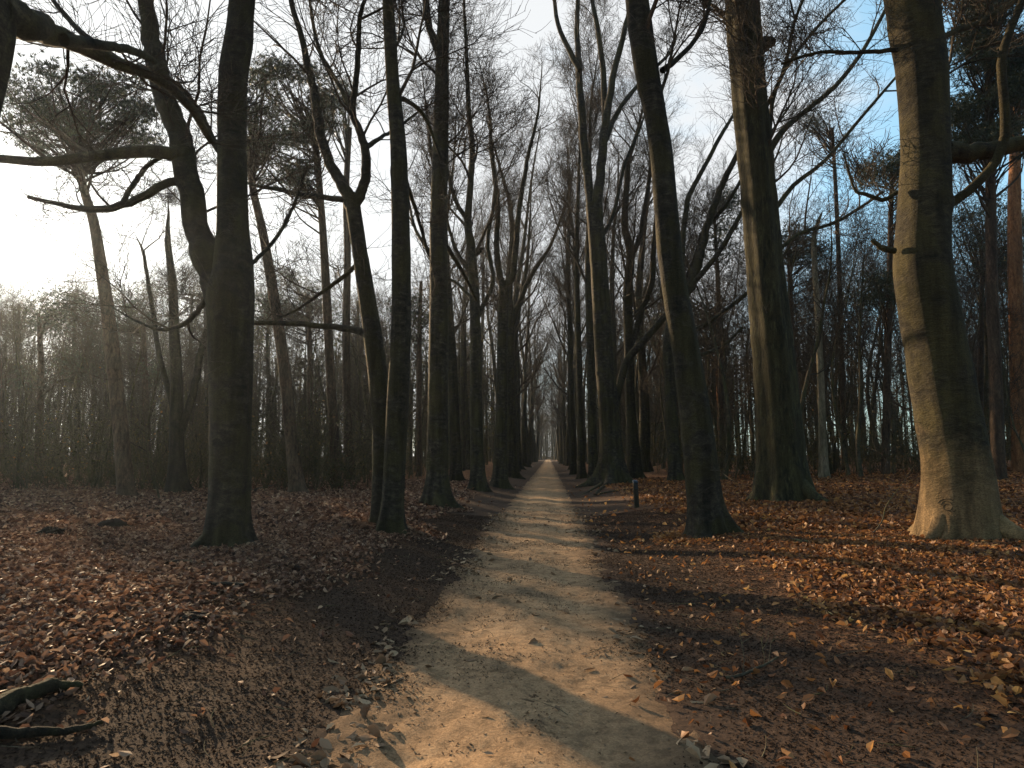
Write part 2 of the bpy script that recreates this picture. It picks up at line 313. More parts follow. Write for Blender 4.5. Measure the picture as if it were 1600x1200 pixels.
# ------------------------------------------------------------------ tree growing
def nrm(v): return v / (np.linalg.norm(v) + 1e-9)
class Grow:
    def __init__(s, seed, lens=(4.5, 2.3, 1.3, 0.75), kids=(11, 8, 5, 0), ang=(42, 40, 42, 40), wob=(0.13, 0.17, 0.2, 0.22), trop=(0.10, 0.07, 0.04, 0.02), minr=0.004, bias=None):
        s.r = random.Random(seed); s.lens = lens; s.kids = kids; s.ang = ang; s.wob = wob; s.trop = trop; s.minr = minr; s.out = []; s.bias = bias
        s.npt = (9, 7, 5, 4)
    def rvec(s): return (s.r.gauss(0, 1), s.r.gauss(0, 1), s.r.gauss(0, 1))
    def dev(s, d, ang):
        a = s.rvec(); dot = a[0] * d[0] + a[1] * d[1] + a[2] * d[2]
        p = [a[k] - dot * d[k] for k in range(3)]; l = math.sqrt(sum(c * c for c in p)) + 1e-9
        ca, sa = math.cos(ang), math.sin(ang); return [d[k] * ca + p[k] / l * sa for k in range(3)]
    def branch(s, p, d, L, r, lev):
        n = s.npt[lev]; seg = L / (n - 1); P = [tuple(p)]; R = [r]; p = list(p); d = list(d)
        w = s.wob[lev]; t = s.trop[lev]
        for i in range(1, n):
            g = s.rvec(); d = [d[0] + g[0] * w, d[1] + g[1] * w, d[2] + g[2] * w + t]
            l = math.sqrt(d[0] ** 2 + d[1] ** 2 + d[2] ** 2); d = [c / l for c in d]
            p = [p[k] + d[k] * seg for k in range(3)]
            P.append(tuple(p)); R.append(max(s.minr * 0.6, r * (1 - 0.82 * i / (n - 1))))
        s.out.append((P, R)); s.spawn(P, R, L, lev)
    def spawn(s, P, R, L, lev, t0=0.15, k=None):
        if lev >= 3 or s.kids[lev] == 0: return
        n = len(P); kk = s.kids[lev] if k is None else k
        for j in range(kk):
            t = t0 + (1 - t0) * (j + s.r.random()) / kk
            f = t * (n - 1); i = min(int(f), n - 2); f -= i
            q = [P[i][c] * (1 - f) + P[i + 1][c] * f for c in range(3)]; rr = R[i] * (1 - f) + R[i + 1] * f
            dd = [P[i + 1][c] - P[i][c] for c in range(3)]; l = math.sqrt(sum(c * c for c in dd)) + 1e-9; dd = [c / l for c in dd]
            a = math.radians(s.ang[lev] * s.r.uniform(0.6, 1.3))
            for _ in range(4):
                nd = s.dev(dd, a)
                if nd[2] > -0.15: break
            ln = s.lens[min(lev + 1, 3)] * s.r.uniform(0.55, 1.2) * (1 - 0.35 * t) * min(1.3, L / s.lens[lev] + 0.25)
            s.branch(q, nd, ln, max(s.minr, min(rr * 0.7, ln * 0.011)), lev + 1)
    def on_trunk(s, P, R, n, h0, up_ang=(35, 60), L=None, biasdir=None):
        """primaries along trunk polyline for heights over h0 (P relative to base)"""
        hs = [p[2] for p in P]; top = hs[-1]
        for j in range(n):
            t = (j + s.r.random()) / n; h = h0 + (top - h0) * t
            i = max(0, min(len(P) - 2, int(np.searchsorted(hs, h)) - 1)); f = (h - hs[i]) / max(1e-6, hs[i + 1] - hs[i]); f = min(max(f, 0), 1)
            q = [P[i][c] * (1 - f) + P[i + 1][c] * f for c in range(3)]; rr = R[i] * (1 - f) + R[i + 1] * f
            az = s.r.uniform(0, 2 * math.pi) if j % 2 else j * 2.4
            if biasdir is not None and s.r.random() < 0.6: az = biasdir + s.r.gauss(0, 0.5)
            a = math.radians(s.r.uniform(*up_ang)) * (1 - 0.35 * t)
            d = (math.cos(az) * math.sin(a), math.sin(az) * math.sin(a), math.cos(a))
            ln = (L or s.lens[0]) * s.r.uniform(0.6, 1.2) * (1 - 0.4 * t)
            s.branch(q, d, ln, max(0.012, min(rr * 0.5, ln * 0.013)), 0)
def sides_fn(r): return 8 if r > 0.05 else (5 if r > 0.02 else 3)
def smooth_path(P, n):
    P = np.asarray(P, float); m = len(P); t = np.linspace(0, m - 1, n); i = np.clip(t.astype(int), 0, m - 2); f = (t - i)[:, None]
    T = np.gradient(P, axis=0); p0, p1, m0, m1 = P[i], P[i + 1], T[i], T[i + 1]
    return (2 * f ** 3 - 3 * f ** 2 + 1) * p0 + (f ** 3 - 2 * f ** 2 + f) * m0 + (-2 * f ** 3 + 3 * f ** 2) * p1 + (f ** 3 - f ** 2) * m1
def trunk_mesh(P, R, sides, seed, flare=0.6, lobes=5, flute=0.03, knots=3, ground_h=0.0, fscale=0.45):
    """P rows relative to the base, heights from P[:,2]"""
    r_ = np.random.default_rng(seed); P = np.asarray(P); R = np.asarray(R); n = len(P); th = np.arange(sides) * 2 * math.pi / sides
    seglen = np.linalg.norm(np.diff(P, axis=0), axis=1); s = np.concatenate([[0], np.cumsum(seglen)]); h = P[:, 2] - ground_h
    mod = np.ones((n, sides))
    for k in range(2, 9):
        ph = r_.uniform(0, 6.28) + np.interp(s, np.linspace(0, s[-1], 7), np.cumsum(r_.normal(0, 0.45, 7)))
        am = flute * r_.uniform(0.3, 1) * (2.2 / k)
        mod += am * np.cos(k * th[None, :] + ph[:, None])
    mod += 0.018 * np.interp(s, np.linspace(0, s[-1], max(4, int(s[-1] * 2.5))), r_.normal(0, 1, max(4, int(s[-1] * 2.5))))[:, None]
    ph = r_.uniform(0, 6.28); lob = np.maximum(0, np.cos(lobes * th + ph + 0.7 * np.sin(th + 1) + 0.4 * np.sin(2 * th))) ** 1.4 * (0.68 + 0.32 * np.cos(th + r_.uniform(0, 6))) + 0.12 * np.maximum(0, np.cos((lobes * 2 + 1) * th))
    fl = np.exp(-np.maximum(h, -0.1) / (fscale * 0.5)) * 0.9 + 0.35 * np.exp(-np.maximum(h, 0) / (fscale * 1.9))
    mod += flare * fl[:, None] * (0.10 + 1.35 * lob[None, :])
    for _ in range(knots):
        hs = r_.uniform(min(1.0, s[-1] * .3), s[-1]); t0 = r_.uniform(0, 6.28); w = r_.uniform(0.06, 0.14)
        dth = (th - t0 + math.pi) % (2 * math.pi) - math.pi
        mod += r_.uniform(0.06, 0.16) * np.exp(-((s[:, None] - hs) / w) ** 2 - (dth[None, :] / 0.45) ** 2)
    T = np.gradient(P, axis=0); T /= np.linalg.norm(T, axis=1, keepdims=True); 
    n1 = np.cross(T, np.array([0, 1.0, 0])); n1 /= np.linalg.norm(n1, axis=1, keepdims=True); n2 = np.cross(T, n1)
    rr = R[:, None] * mod
    V = P[:, None, :] + rr[:, :, None] * (n1[:, None, :] * np.cos(th)[None, :, None] + n2[:, None, :] * np.sin(th)[None, :, None])
    i = np.arange(n - 1)[:, None]; j = np.arange(sides)[None]
    Q = np.stack([i * sides + j, i * sides + (j + 1) % sides, (i + 1) * sides + (j + 1) % sides, (i + 1) * sides + j], -1).reshape(-1, 4)
    return V.reshape(-1, 3), Q

HERO = []
def hero(name, label, cat, trace, H=20, seed=1, matname='beech', stems=(), limbs=(), crown=None, flare=0.55, lobes=5, flute=0.03, sides=40,
         D=None, group=None, sidetwigs=0, knots=3, topr=0.35, lean=None, minr=0.0062, fscale=0.45, rows=150):
    """trace: [(px, py, width_px)...] from the foot upwards; depth fixed by where the foot meets the ground"""
    b = hit(trace[0][0], trace[0][1]) if D is None else None
    if D is None: D = depth_of(b)
    base, s0 = at(trace[0][0], trace[0][1], D); base = np.array([base[0], base[1], float(top_z(base[0], base[1]))])
    root = empty(name, base); tag(root, label, cat, group)
    rd = random.Random(seed)
    pts, rad = [], []
    for (x, y, w) in trace:
        p, s = at(x, y, D); pts.append(p - base); rad.append(w * s / FPX / 2 / math.sqrt(1 + ((x - 800) / FPX) ** 2))
    pts[0][2] = 0.0
    d = nrm(pts[-1] - pts[-2]); d = nrm(d + np.array([0, 0, 1.2])) if lean is None else nrm(np.array(lean, float))
    z = pts[-1][2]; r = rad[-1]; q = pts[-1].copy(); n_up = 7
    if H > z + 1:
        for k in range(1, n_up + 1):
            d = nrm(d + np.array([rd.gauss(0, 0.07), rd.gauss(0, 0.07), 0.05])); q = q + d * (H - z) / n_up
            pts.append(q.copy()); rad.append(max(0.015, r * (1 - (1 - 0.08) * k / n_up)))
    pts = [pts[0] - np.array([0, 0, 0.35])] + pts; rad = [rad[0]] + rad
    # arc-length resample
    P = smooth_path(pts, 400); Rr = np.interp(np.linspace(0, len(rad) - 1, 400), np.arange(len(rad)), rad)
    s = np.concatenate([[0], np.cumsum(np.linalg.norm(np.diff(P, axis=0), axis=1))])
    ss = np.concatenate([np.linspace(0, 2.0, rows // 3, endpoint=False), np.linspace(2.0, s[-1], rows)])
    P = np.stack([np.interp(ss, s, P[:, k]) for k in range(3)], 1); Rr = np.interp(ss, s, Rr)
    V, Q = trunk_mesh(P, Rr, sides, seed, flare, lobes, flute, knots, 0.0, fscale)
    mesh_obj('trunk', V, Q, M[matname], root)
    if D < 20 and matname != 'dead':
        az0 = rd.uniform(0, 6.28); nr_ = 6
        for q in range(nr_):
            az = az0 + q * 6.283 / nr_ + rd.uniform(-.35, .35); r0 = rad[1]; ln = r0 * rd.uniform(1.0, 2.1); cx, cy = math.cos(az), math.sin(az); bend = rd.uniform(-.35, .35)
            RP = []
            for t_ in np.linspace(0, 1, 12):
                rr_ = r0 * .5 + ln * .85 * t_; a2 = az + bend * t_ * t_; X_ = pts[1][0] + math.cos(a2) * rr_; Y_ = pts[1][1] + math.sin(a2) * rr_
                gz = float(top_z(base[0] + X_, base[1] + Y_)) - base[2]; RP.append((X_, Y_, gz + r0 * .75 * (1 - t_) ** 2.2 - .05 * t_))
            V2_, Q2_ = trunk_mesh(smooth_path(RP, 22), np.linspace(r0 * .34, .02, 22), 14, seed * 9 + q, 0, 3, .07, 2, -50); mesh_obj('root', V2_, Q2_, M[matname], root)
    g = Grow(seed * 7 + 1, minr=minr)
    c = dict(n=16, h0=H * 0.42, L=5.0, bias=None, ang=(30, 58)); c.update(crown or {})
    for k_ in ('lens', 'kids', 'wob', 'trop'):
        if k_ in c: setattr(g, k_, c[k_])
    step = max(1, len(P) // 60)
    if c['n']: g.on_trunk([tuple(p) for p in P[::step]], list(Rr[::step]), c['n'], c['h0'], c['ang'], c['L'], c['bias'])
    for li, lb in enumerate(list(stems) + list(limbs)):
        tr = lb['t']; dd = lb.get('dd', 0.0); lp, lr = [], []
        m_ = len(tr)
        for k, (x, y, w) in enumerate(tr):
            p, s_ = at(x, y, D + dd * k / (m_ - 1)); lp.append(p - base); lr.append(w * s_ / FPX / 2)
        ext = lb.get('ext', 0)
        if ext:
            dv = nrm(lp[-1] - lp[-2]); r1 = lr[-1]; q = lp[-1].copy(); 
            for k in range(1, 6):
                dv = nrm(dv + np.array([rd.gauss(0, 0.1), rd.gauss(0, 0.1), lb.get('up', 0.12)])); q = q + dv * ext / 5; lp.append(q.copy()); lr.append(max(0.006, r1 * (1 - 0.9 * k / 5)))
        is_stem = li < len(stems)
        n_ = 60 if is_stem else 28
        P2 = smooth_path(lp, n_); R2 = np.interp(np.linspace(0, len(lr) - 1, n_), np.arange(len(lr)), lr)
        P2[1:] += np.array([[rd.gauss(0, 1) * R2[k] * 0.10 for _ in range(3)] for k in range(1, n_)])
        if is_stem: V, Q = trunk_mesh(P2, R2, 28, seed + 50 + li, 0, 3, flute * 0.7, 2, -50)
        else:
            V, Q = tubes([(P2, R2)], lambda r: 12)
        mesh_obj('stem' if is_stem else 'limb', V, Q, M[matname], root)
        kk = lb.get('k', 14 if is_stem else 7)
        PP = [tuple(p) for p in P2[::3]]; RR = list(R2[::3])
        tot = float(np.sum(np.linalg.norm(np.diff(P2, axis=0), axis=1)))
        if kk: g.spawn(PP, RR, tot, lb.get('lev', 0), lb.get('t0', 0.2), kk)
    # thin epicormic twigs
    for _ in range(sidetwigs):
        k = rd.randrange(len(P) // 6, len(P) - 1); az = rd.uniform(0, 6.28); dv = (math.cos(az), math.sin(az), rd.uniform(-0.1, 0.7))
        l = math.sqrt(sum(x * x for x in dv)); g.branch(tuple(P[k]), [x / l for x in dv], rd.uniform(0.5, 1.6), 0.008, 2)
    if g.out:
        V, Q = tubes(g.out, sides_fn); mesh_obj('crown', V, Q, M['twig'], root)
    HERO.append((base[0], base[1])); return root

# ------------------------------------------------------------------ the trees one can tell apart, left of the path
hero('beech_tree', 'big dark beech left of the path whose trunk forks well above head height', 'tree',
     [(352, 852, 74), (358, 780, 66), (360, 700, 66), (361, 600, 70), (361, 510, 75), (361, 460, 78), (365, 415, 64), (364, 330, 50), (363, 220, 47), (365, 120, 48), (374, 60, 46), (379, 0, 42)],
     H=25, seed=11, D=None, sides=56, flare=0.38, lobes=5, knots=2, lean=(0.1, 0.05, 1), sidetwigs=14,
     stems=[dict(t=[(362, 540, 24), (354, 495, 40), (339, 447, 44), (322, 405, 41), (307, 350, 36), (297, 290, 36), (287, 240, 35), (272, 190, 33), (254, 140, 32), (243, 100, 30), (236, 50, 26), (228, 0, 23)], dd=0.15, ext=8, up=0.2, k=16)],
     limbs=[dict(t=[(290, 242, 22), (255, 238, 20), (195, 238, 18), (140, 246, 16), (60, 252, 14), (-20, 246, 12)], dd=-0.6, ext=2, k=7),
            dict(t=[(292, 286, 14), (262, 285, 13), (230, 304, 13), (190, 320, 12), (150, 328, 11), (105, 322, 8), (45, 308, 6)], dd=0.8, k=7),
            dict(t=[(190, 320, 8), (210, 285, 8), (232, 258, 7), (262, 240, 6)], dd=0.3, k=3),
            dict(t=[(252, 110, 18), (215, 108, 14), (175, 88, 12), (130, 52, 9), (90, 10, 7)], dd=1.0, k=6, ext=2),
            dict(t=[(322, 470, 9), (290, 505, 8), (250, 515, 5), (210, 500, 4), (175, 480, 2.5)], dd=1.5, k=6),
            dict(t=[(346, 240, 12), (330, 215, 12), (312, 175, 10), (285, 140, 8), (262, 120, 7)], dd=0.5, k=4),
            dict(t=[(385, 420, 7), (425, 380, 6), (455, 330, 5), (480, 260, 4)], dd=1.2, k=6)],
     crown=dict(n=14, h0=8, L=4.5))
hero('beech_tree', 'beech cut off by the left edge, one thick limb reaching right across the sky', 'tree',
     [(-165, 1110, 200), (-150, 900, 190), (-128, 600, 175), (-100, 350, 165), (-78, 180, 155), (-48, 80, 135), (-28, 0, 115)], D=3.9,
     H=16, seed=12, sides=56, flare=0.35, lean=(0.1, 0, 1), minr=.003,
     limbs=[dict(t=[(-10, 10, 60), (42, 38, 50), (80, 52, 34), (130, 72, 24), (185, 100, 20), (232, 116, 17), (270, 140, 14), (305, 178, 12), (330, 222, 10)], dd=2.2, k=6),
            dict(t=[(100, 62, 20), (160, 70, 15), (215, 82, 12), (240, 95, 9)], dd=1.0, k=3)],
     crown=dict(n=12, h0=6, L=4.5, bias=2.4))
hero('beech_tree', 'slender upright beech left of the path, its foot touching its leaning neighbour', 'tree',
     [(611, 832, 40), (614, 780, 34), (618, 700, 34), (623, 600, 33), (627, 500, 31), (627, 400, 29), (625, 300, 27), (622, 220, 25), (614, 130, 21), (610, 60, 19), (607, 0, 18)], H=25, seed=13, sidetwigs=8,
     limbs=[dict(t=[(616, 150, 10), (640, 160, 7), (665, 185, 6), (690, 250, 4)], dd=0.8, k=6), dict(t=[(630, 270, 8), (650, 330, 6), (670, 400, 4)], dd=1.6, k=5)], crown=dict(n=12, h0=8, L=3.6))
hero('beech_tree', 'beech forked like a lyre halfway up, leaning left above a long bare side limb', 'tree',
     [(598, 790, 34), (598, 700, 33), (594, 620, 32), (585, 540, 31), (573, 460, 27), (562, 390, 24), (553, 330, 24), (549, 305, 24)], H=0, D=13.2, seed=14, sidetwigs=10,
     stems=[dict(t=[(551, 322, 22), (540, 297, 19), (522, 268, 17), (508, 235, 15), (498, 190, 15), (492, 150, 13), (482, 105, 11), (472, 60, 9), (455, 0, 8)], dd=0.8, ext=8, up=0.25, k=16),
            dict(t=[(551, 322, 20), (564, 300, 16), (572, 270, 15), (571, 235, 13), (562, 205, 12), (551, 175, 10), (556, 130, 9), (560, 80, 8), (562, 30, 7), (570, 0, 6)], dd=-0.7, ext=6, up=0.25, k=12)],
     limbs=[dict(t=[(575, 524, 15), (560, 517, 12), (530, 512, 10), (490, 508, 9), (440, 505, 8), (395, 504, 7)], dd=0.8, k=5, ext=1.5),
            dict(t=[(548, 314, 10), (520, 310, 9), (475, 305, 8), (440, 297, 7), (400, 290, 5)], dd=1, k=6, ext=1),
            dict(t=[(562, 205, 8), (545, 165, 8), (528, 130, 7), (500, 80, 6), (488, 30, 5), (480, -30, 4)], dd=1, k=6),
            dict(t=[(572, 400, 8), (540, 430, 7), (505, 455, 6), (470, 480, 4), (430, 500, 3)], dd=1.5, k=7),
            dict(t=[(572, 230, 9), (595, 215, 6), (620, 200, 5), (660, 170, 3)], dd=1.5, k=5)], crown=dict(n=0))
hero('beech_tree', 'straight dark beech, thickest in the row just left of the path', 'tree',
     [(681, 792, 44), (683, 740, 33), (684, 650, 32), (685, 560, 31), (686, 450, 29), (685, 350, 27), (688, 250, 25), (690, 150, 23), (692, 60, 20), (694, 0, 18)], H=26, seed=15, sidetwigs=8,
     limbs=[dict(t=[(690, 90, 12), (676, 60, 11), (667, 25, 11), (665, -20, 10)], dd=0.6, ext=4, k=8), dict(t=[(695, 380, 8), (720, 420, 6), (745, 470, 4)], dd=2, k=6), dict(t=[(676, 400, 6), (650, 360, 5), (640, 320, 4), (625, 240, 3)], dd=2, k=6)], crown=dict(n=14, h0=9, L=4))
hero('beech_tree', 'narrow beech trunk standing close behind the straight dark trunk of the left row', 'tree',
     [(713, 752, 20), (710, 660, 16), (706, 560, 15), (701, 480, 13), (696, 400, 12)], H=25, seed=16, crown=dict(n=9, h0=8, L=4.5), sides=20, rows=80)
hero('beech_tree', 'beech in the left row with a short broken stub high on its right', 'tree',
     [(747, 766, 26), (745, 700, 20), (744, 630, 19), (743, 525, 17), (741, 455, 16), (736, 385, 14), (731, 350, 12), (735, 290, 10), (738, 230, 9)], H=26, seed=17, sides=28,
     limbs=[dict(t=[(738, 400, 7), (746, 396, 7), (752, 388, 6)], k=0), dict(t=[(739, 430, 8), (715, 395, 6), (700, 350, 5), (690, 300, 4)], dd=1, k=7), dict(t=[(744, 500, 8), (770, 440, 7), (762, 380, 6), (775, 300, 5)], dd=1, k=8),
            dict(t=[(736, 350, 8), (715, 320, 7), (700, 270, 6), (695, 210, 4)], dd=1, k=8), dict(t=[(740, 470, 6), (710, 440, 5), (680, 430, 4)], dd=2, k=7)], crown=dict(n=11, h0=9, L=5))
hero('beech_tree', 'beech in the left row whose trunk splits into two upright stems', 'tree',
     [(781, 750, 26), (782, 690, 19), (784, 630, 18), (785, 525, 17), (787, 455, 17), (786, 440, 16)], H=0, D=31, seed=18, sides=28,
     stems=[dict(t=[(786, 450, 12), (779, 420, 10), (776, 380, 9), (778, 320, 8), (768, 240, 7)], ext=6, up=0.2, k=18), dict(t=[(787, 450, 12), (801, 430, 10), (806, 385, 9), (812, 320, 8), (826, 240, 6)], ext=6, up=0.2, k=18)], crown=dict(n=0))
hero('beech_tree', 'far beech in the left row sending one long limb over the path', 'tree',
     [(800, 735, 20), (798, 600, 14), (797, 507, 13), (795, 440, 11), (800, 380, 9)], H=27, D=44, seed=19, sides=20, rows=80, minr=0.008,
     limbs=[dict(t=[(798, 510, 10), (815, 465, 8), (836, 420, 7), (860, 385, 5), (880, 330, 4)], k=14, ext=2)], crown=dict(n=12, h0=9, L=5))

# trees of the left verge
hero('bare_tree', 'many stemmed bare tree at the thicket edge, left of the big forked beech', 'tree',
     [(277, 765, 34), (276, 690, 24), (276, 600, 21), (272, 520, 18), (270, 450, 15), (262, 380, 11)], H=11, D=23.5, seed=20, matname='dark',
     stems=[dict(t=[(280, 680, 13), (300, 620, 12), (312, 560, 11), (335, 480, 9), (350, 420, 7)], ext=1, k=4), dict(t=[(272, 640, 10), (250, 560, 8), (238, 480, 7), (225, 400, 5)], ext=1, k=4)], crown=dict(n=5, h0=3, L=1.8, ang=(30, 50)))

# right of the path
hero('beech_tree', 'beech on the right verge with spreading mossy roots, forked high up', 'tree',
     [(957, 756, 46), (955, 700, 34), (951, 640, 30), (944, 560, 28), (939, 470, 27), (933, 380, 26), (927, 320, 24)], H=0, seed=21, flare=0.7, sides=48, fscale=0.7,
     stems=[dict(t=[(930, 350, 18), (921, 300, 14), (914, 240, 13), (908, 170, 12), (905, 110, 10), (902, 50, 8), (903, 0, 7)], ext=6, up=0.2, k=18, dd=0.8),
            dict(t=[(930, 350, 19), (936, 290, 15), (942, 230, 14), (948, 180, 12), (958, 120, 10), (975, 50, 8), (985, 0, 6)], ext=5, up=0.2, k=18, dd=-1)],
     limbs=[dict(t=[(906, 110, 9), (890, 80, 8), (872, 40, 7), (866, 0, 6)], k=8, ext=3), dict(t=[(945, 200, 10), (943, 120, 9), (935, 50, 8), (925, 0, 6)], k=8, ext=3), dict(t=[(946, 220, 9), (965, 175, 8), (1000, 130, 6), (1040, 90, 5)], k=9, ext=2, dd=2),
            dict(t=[(936, 380, 7), (960, 330, 6), (975, 260, 5), (1000, 200, 4)], k=9, ext=2, dd=2)], crown=dict(n=0))
hero('beech_tree', 'thin beech leaning right out from behind the mossy rooted beech', 'tree',
     [(955, 735, 17), (957, 690, 13), (961, 640, 12), (970, 595, 12), (981, 562, 12), (1002, 537, 11), (1034, 500, 10), (1060, 460, 8)], H=15, D=35, seed=28, sides=20, rows=80, minr=0.006, crown=dict(n=10, h0=9, L=4), lean=(.5, 0, 1))
hero('beech_tree', 'upright beech behind the small marker post, forking twice to the right', 'tree',
     [(992, 738, 26), (988, 680, 18), (985, 630, 16), (982, 525, 15), (981, 455, 15), (985, 395, 13), (976, 350, 11), (980, 280, 9)], H=26, D=38, seed=22, sides=28, minr=0.006,
     stems=[dict(t=[(983, 545, 10), (992, 520, 10), (1004, 483, 9), (1019, 441, 9), (1021, 385, 8), (1030, 310, 6)], ext=4, up=0.2, k=14)],
     limbs=[dict(t=[(985, 400, 9), (1000, 370, 8), (1006, 330, 7), (1020, 250, 5)], ext=4, k=12)], crown=dict(n=20, h0=9, L=6))
hero('beech_tree', 'dark beech right of the path leaning left over it, mossy left edge', 'tree',
     [(1108, 838, 66), (1100, 780, 54), (1092, 700, 51), (1082, 620, 50), (1070, 540, 47), (1057, 470, 43), (1047, 400, 41), (1040, 320, 39), (1033, 240, 37), (1022, 170, 37), (1010, 110, 39), (1001, 50, 40), (995, 0, 37)], H=18, seed=23, lean=(-0.25, 0, 1), flare=0.5, lobes=4, sides=56, sidetwigs=6,
     limbs=[dict(t=[(1035, 110, 10), (1060, 90, 8), (1095, 50, 7), (1110, 0, 6)], dd=1, k=8, ext=2)], crown=dict(n=14, h0=8, L=4.5, bias=-0.3))
hero('beech_tree', 'beech hidden behind the leaning trunk, a fan of long limbs rising to the right', 'tree',
     [(1056, 752, 24), (1051, 680, 19), (1047, 600, 18), (1045, 540, 17), (1052, 490, 17), (1066, 450, 15)], H=0, seed=24, sides=28,
     stems=[dict(t=[(1060, 475, 16), (1080, 446, 16), (1094, 400, 13), (1107, 350, 11), (1121, 308, 10), (1135, 275, 9), (1149, 247, 8)], dd=-1, ext=6, up=0.15, k=18),
            dict(t=[(1056, 490, 12), (1064, 420, 10), (1068, 362, 8), (1077, 307, 8), (1100, 262, 7), (1130, 205, 6)], dd=1.5, ext=5, up=0.15, k=16)],
     limbs=[dict(t=[(1066, 462, 9), (1085, 440, 9), (1110, 412, 8), (1135, 375, 8), (1154, 340, 7), (1190, 280, 5)], ext=3, k=12, dd=-2), dict(t=[(1048, 560, 8), (1075, 525, 8), (1120, 495, 7), (1169, 457, 6), (1215, 410, 5)], ext=2, k=8, dd=1),
            dict(t=[(1050, 585, 6), (1085, 560, 6), (1130, 540, 5), (1160, 512, 4)], k=2, dd=1), dict(t=[(1107, 350, 6), (1135, 320, 6), (1170, 260, 5), (1210, 200, 4)], ext=3, k=10, dd=-2)], crown=dict(n=0))
hero('oak_tree', 'broad right hand tree with deeply ridged bark and green grooves', 'tree',
     [(1226, 783, 96), (1222, 720, 76), (1217, 640, 66), (1208, 540, 61), (1198, 440, 57), (1190, 340, 54), (1182, 250, 53), (1174, 170, 52), (1167, 90, 51), (1162, 30, 52), (1160, 0, 50)], H=18, seed=25, matname='furrowed', flare=0.28, lobes=6, flute=0.085, sides=72, fscale=0.6, lean=(-0.15, 0, 1), sidetwigs=10,
     limbs=[dict(t=[(1185, 80, 20), (1196, 68, 20), (1204, 66, 16)], k=0), dict(t=[(1200, 240, 12), (1222, 205, 10), (1250, 180, 8), (1310, 130, 7), (1360, 60, 6), (1400, -20, 5)], dd=2, k=12, ext=2),
            dict(t=[(1205, 335, 8), (1240, 290, 7), (1290, 250, 6), (1340, 190, 5), (1400, 120, 4)], dd=2, k=12, ext=1), dict(t=[(1206, 400, 6), (1250, 365, 6), (1310, 345, 5), (1380, 300, 4)], dd=2, k=10),
            dict(t=[(1202, 210, 7), (1215, 130, 6), (1270, 50, 5), (1330, -10, 4)], dd=2, k=12, ext=2), dict(t=[(1196, 170, 6), (1225, 110, 6), (1240, 40, 5), (1262, -20, 4)], dd=-1, k=9, ext=2)], crown=dict(n=12, h0=9, L=4.5))
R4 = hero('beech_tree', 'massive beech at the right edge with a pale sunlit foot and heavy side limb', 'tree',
     [(1502, 842, 138), (1500, 790, 122), (1496, 730, 114), (1480, 640, 104), (1466, 560, 101), (1452, 480, 97), (1442, 410, 94), (1445, 330, 87), (1447, 250, 82), (1445, 180, 82), (1440, 100, 84), (1430, 40, 88), (1426, 0, 88)], H=17, seed=26, matname='beech_painted_sun', flare=0.12, lobes=6, flute=0.03, sides=72, lean=(-0.1, 0.1, 1), sidetwigs=4,
     limbs=[dict(t=[(1470, 236, 40), (1500, 238, 30), (1540, 235, 26), (1590, 226, 24), (1660, 205, 22)], dd=0.2, k=5, ext=2.5, t0=0.5), dict(t=[(1470, 330, 14), (1510, 300, 14), (1540, 272, 14), (1560, 245, 14), (1570, 205, 14), (1568, 140, 13), (1565, 90, 13), (1585, 30, 11), (1605, -20, 9)], dd=-0.5, k=5, ext=2, t0=0.6),
            dict(t=[(1398, 392, 10), (1380, 388, 9), (1362, 375, 6)], k=0), dict(t=[(1402, 300, 6), (1380, 312, 7), (1352, 303, 6), (1335, 295, 4), (1318, 240, 3)], k=4, dd=0.3), dict(t=[(1402, 78, 7), (1340, 82, 6), (1280, 82, 5), (1220, 100, 4)], dd=1, k=9),
            dict(t=[(1470, 60, 9), (1500, 46, 9), (1530, 35, 8), (1590, 0, 8)], dd=0.5, k=5)], crown=dict(n=12, h0=7, L=4.5))

R1 = bpy.data.objects[[o.name for o in bpy.data.objects if o.get('label', '').startswith('beech on the right verge')][0]]
R3 = [o for o in bpy.data.objects if o.get('category') == 'tree' and o.name.startswith('oak_tree')][0]
T1 = [o for o in bpy.data.objects if o.get('label', '').startswith('big dark beech')][0]
def root_part(tree, pix, r0, r1, mat='root', seed=1):
    base = np.array(tree.location); P = [hit(x, y) - base for x, y in pix]; P = smooth_path(P, 16); R_ = np.linspace(r0, r1, 16); P[:, 2] += R_ * .25 - .03 * np.linspace(0, 1, 16)
    V, Q = trunk_mesh(P, R_, 12, seed, 0, 3, .06, 1, -50); mesh_obj('root', V, Q, M[mat], tree)
root_part(R1, [(950, 752), (930, 763), (905, 775)], .16, .03, seed=1); root_part(R1, [(950, 757), (935, 768), (925, 776)], .13, .03, seed=2); root_part(R1, [(970, 753), (990, 757), (1005, 760)], .16, .04, seed=3)
root_part(R4, [(1462, 820), (1440, 832), (1418, 842)], .11, .02, seed=4); root_part(R4, [(1545, 825), (1575, 838), (1610, 850)], .12, .03, 'dark', 5); root_part(R4, [(1480, 830), (1472, 846), (1462, 858)], .10, .02, 'beech_painted_sun', 6)
root_part(R3, [(1195, 770), (1180, 780), (1166, 790)], .14, .03, seed=7); root_part(R3, [(1255, 772), (1280, 780), (1300, 786)], .14, .03, 'dark', 8)
root_part(T1, [(335, 838), (318, 852), (300, 862)], .11, .02, 'dark', 9); root_part(T1, [(375, 840), (392, 850), (412, 862)], .11, .02, 'dark', 10)
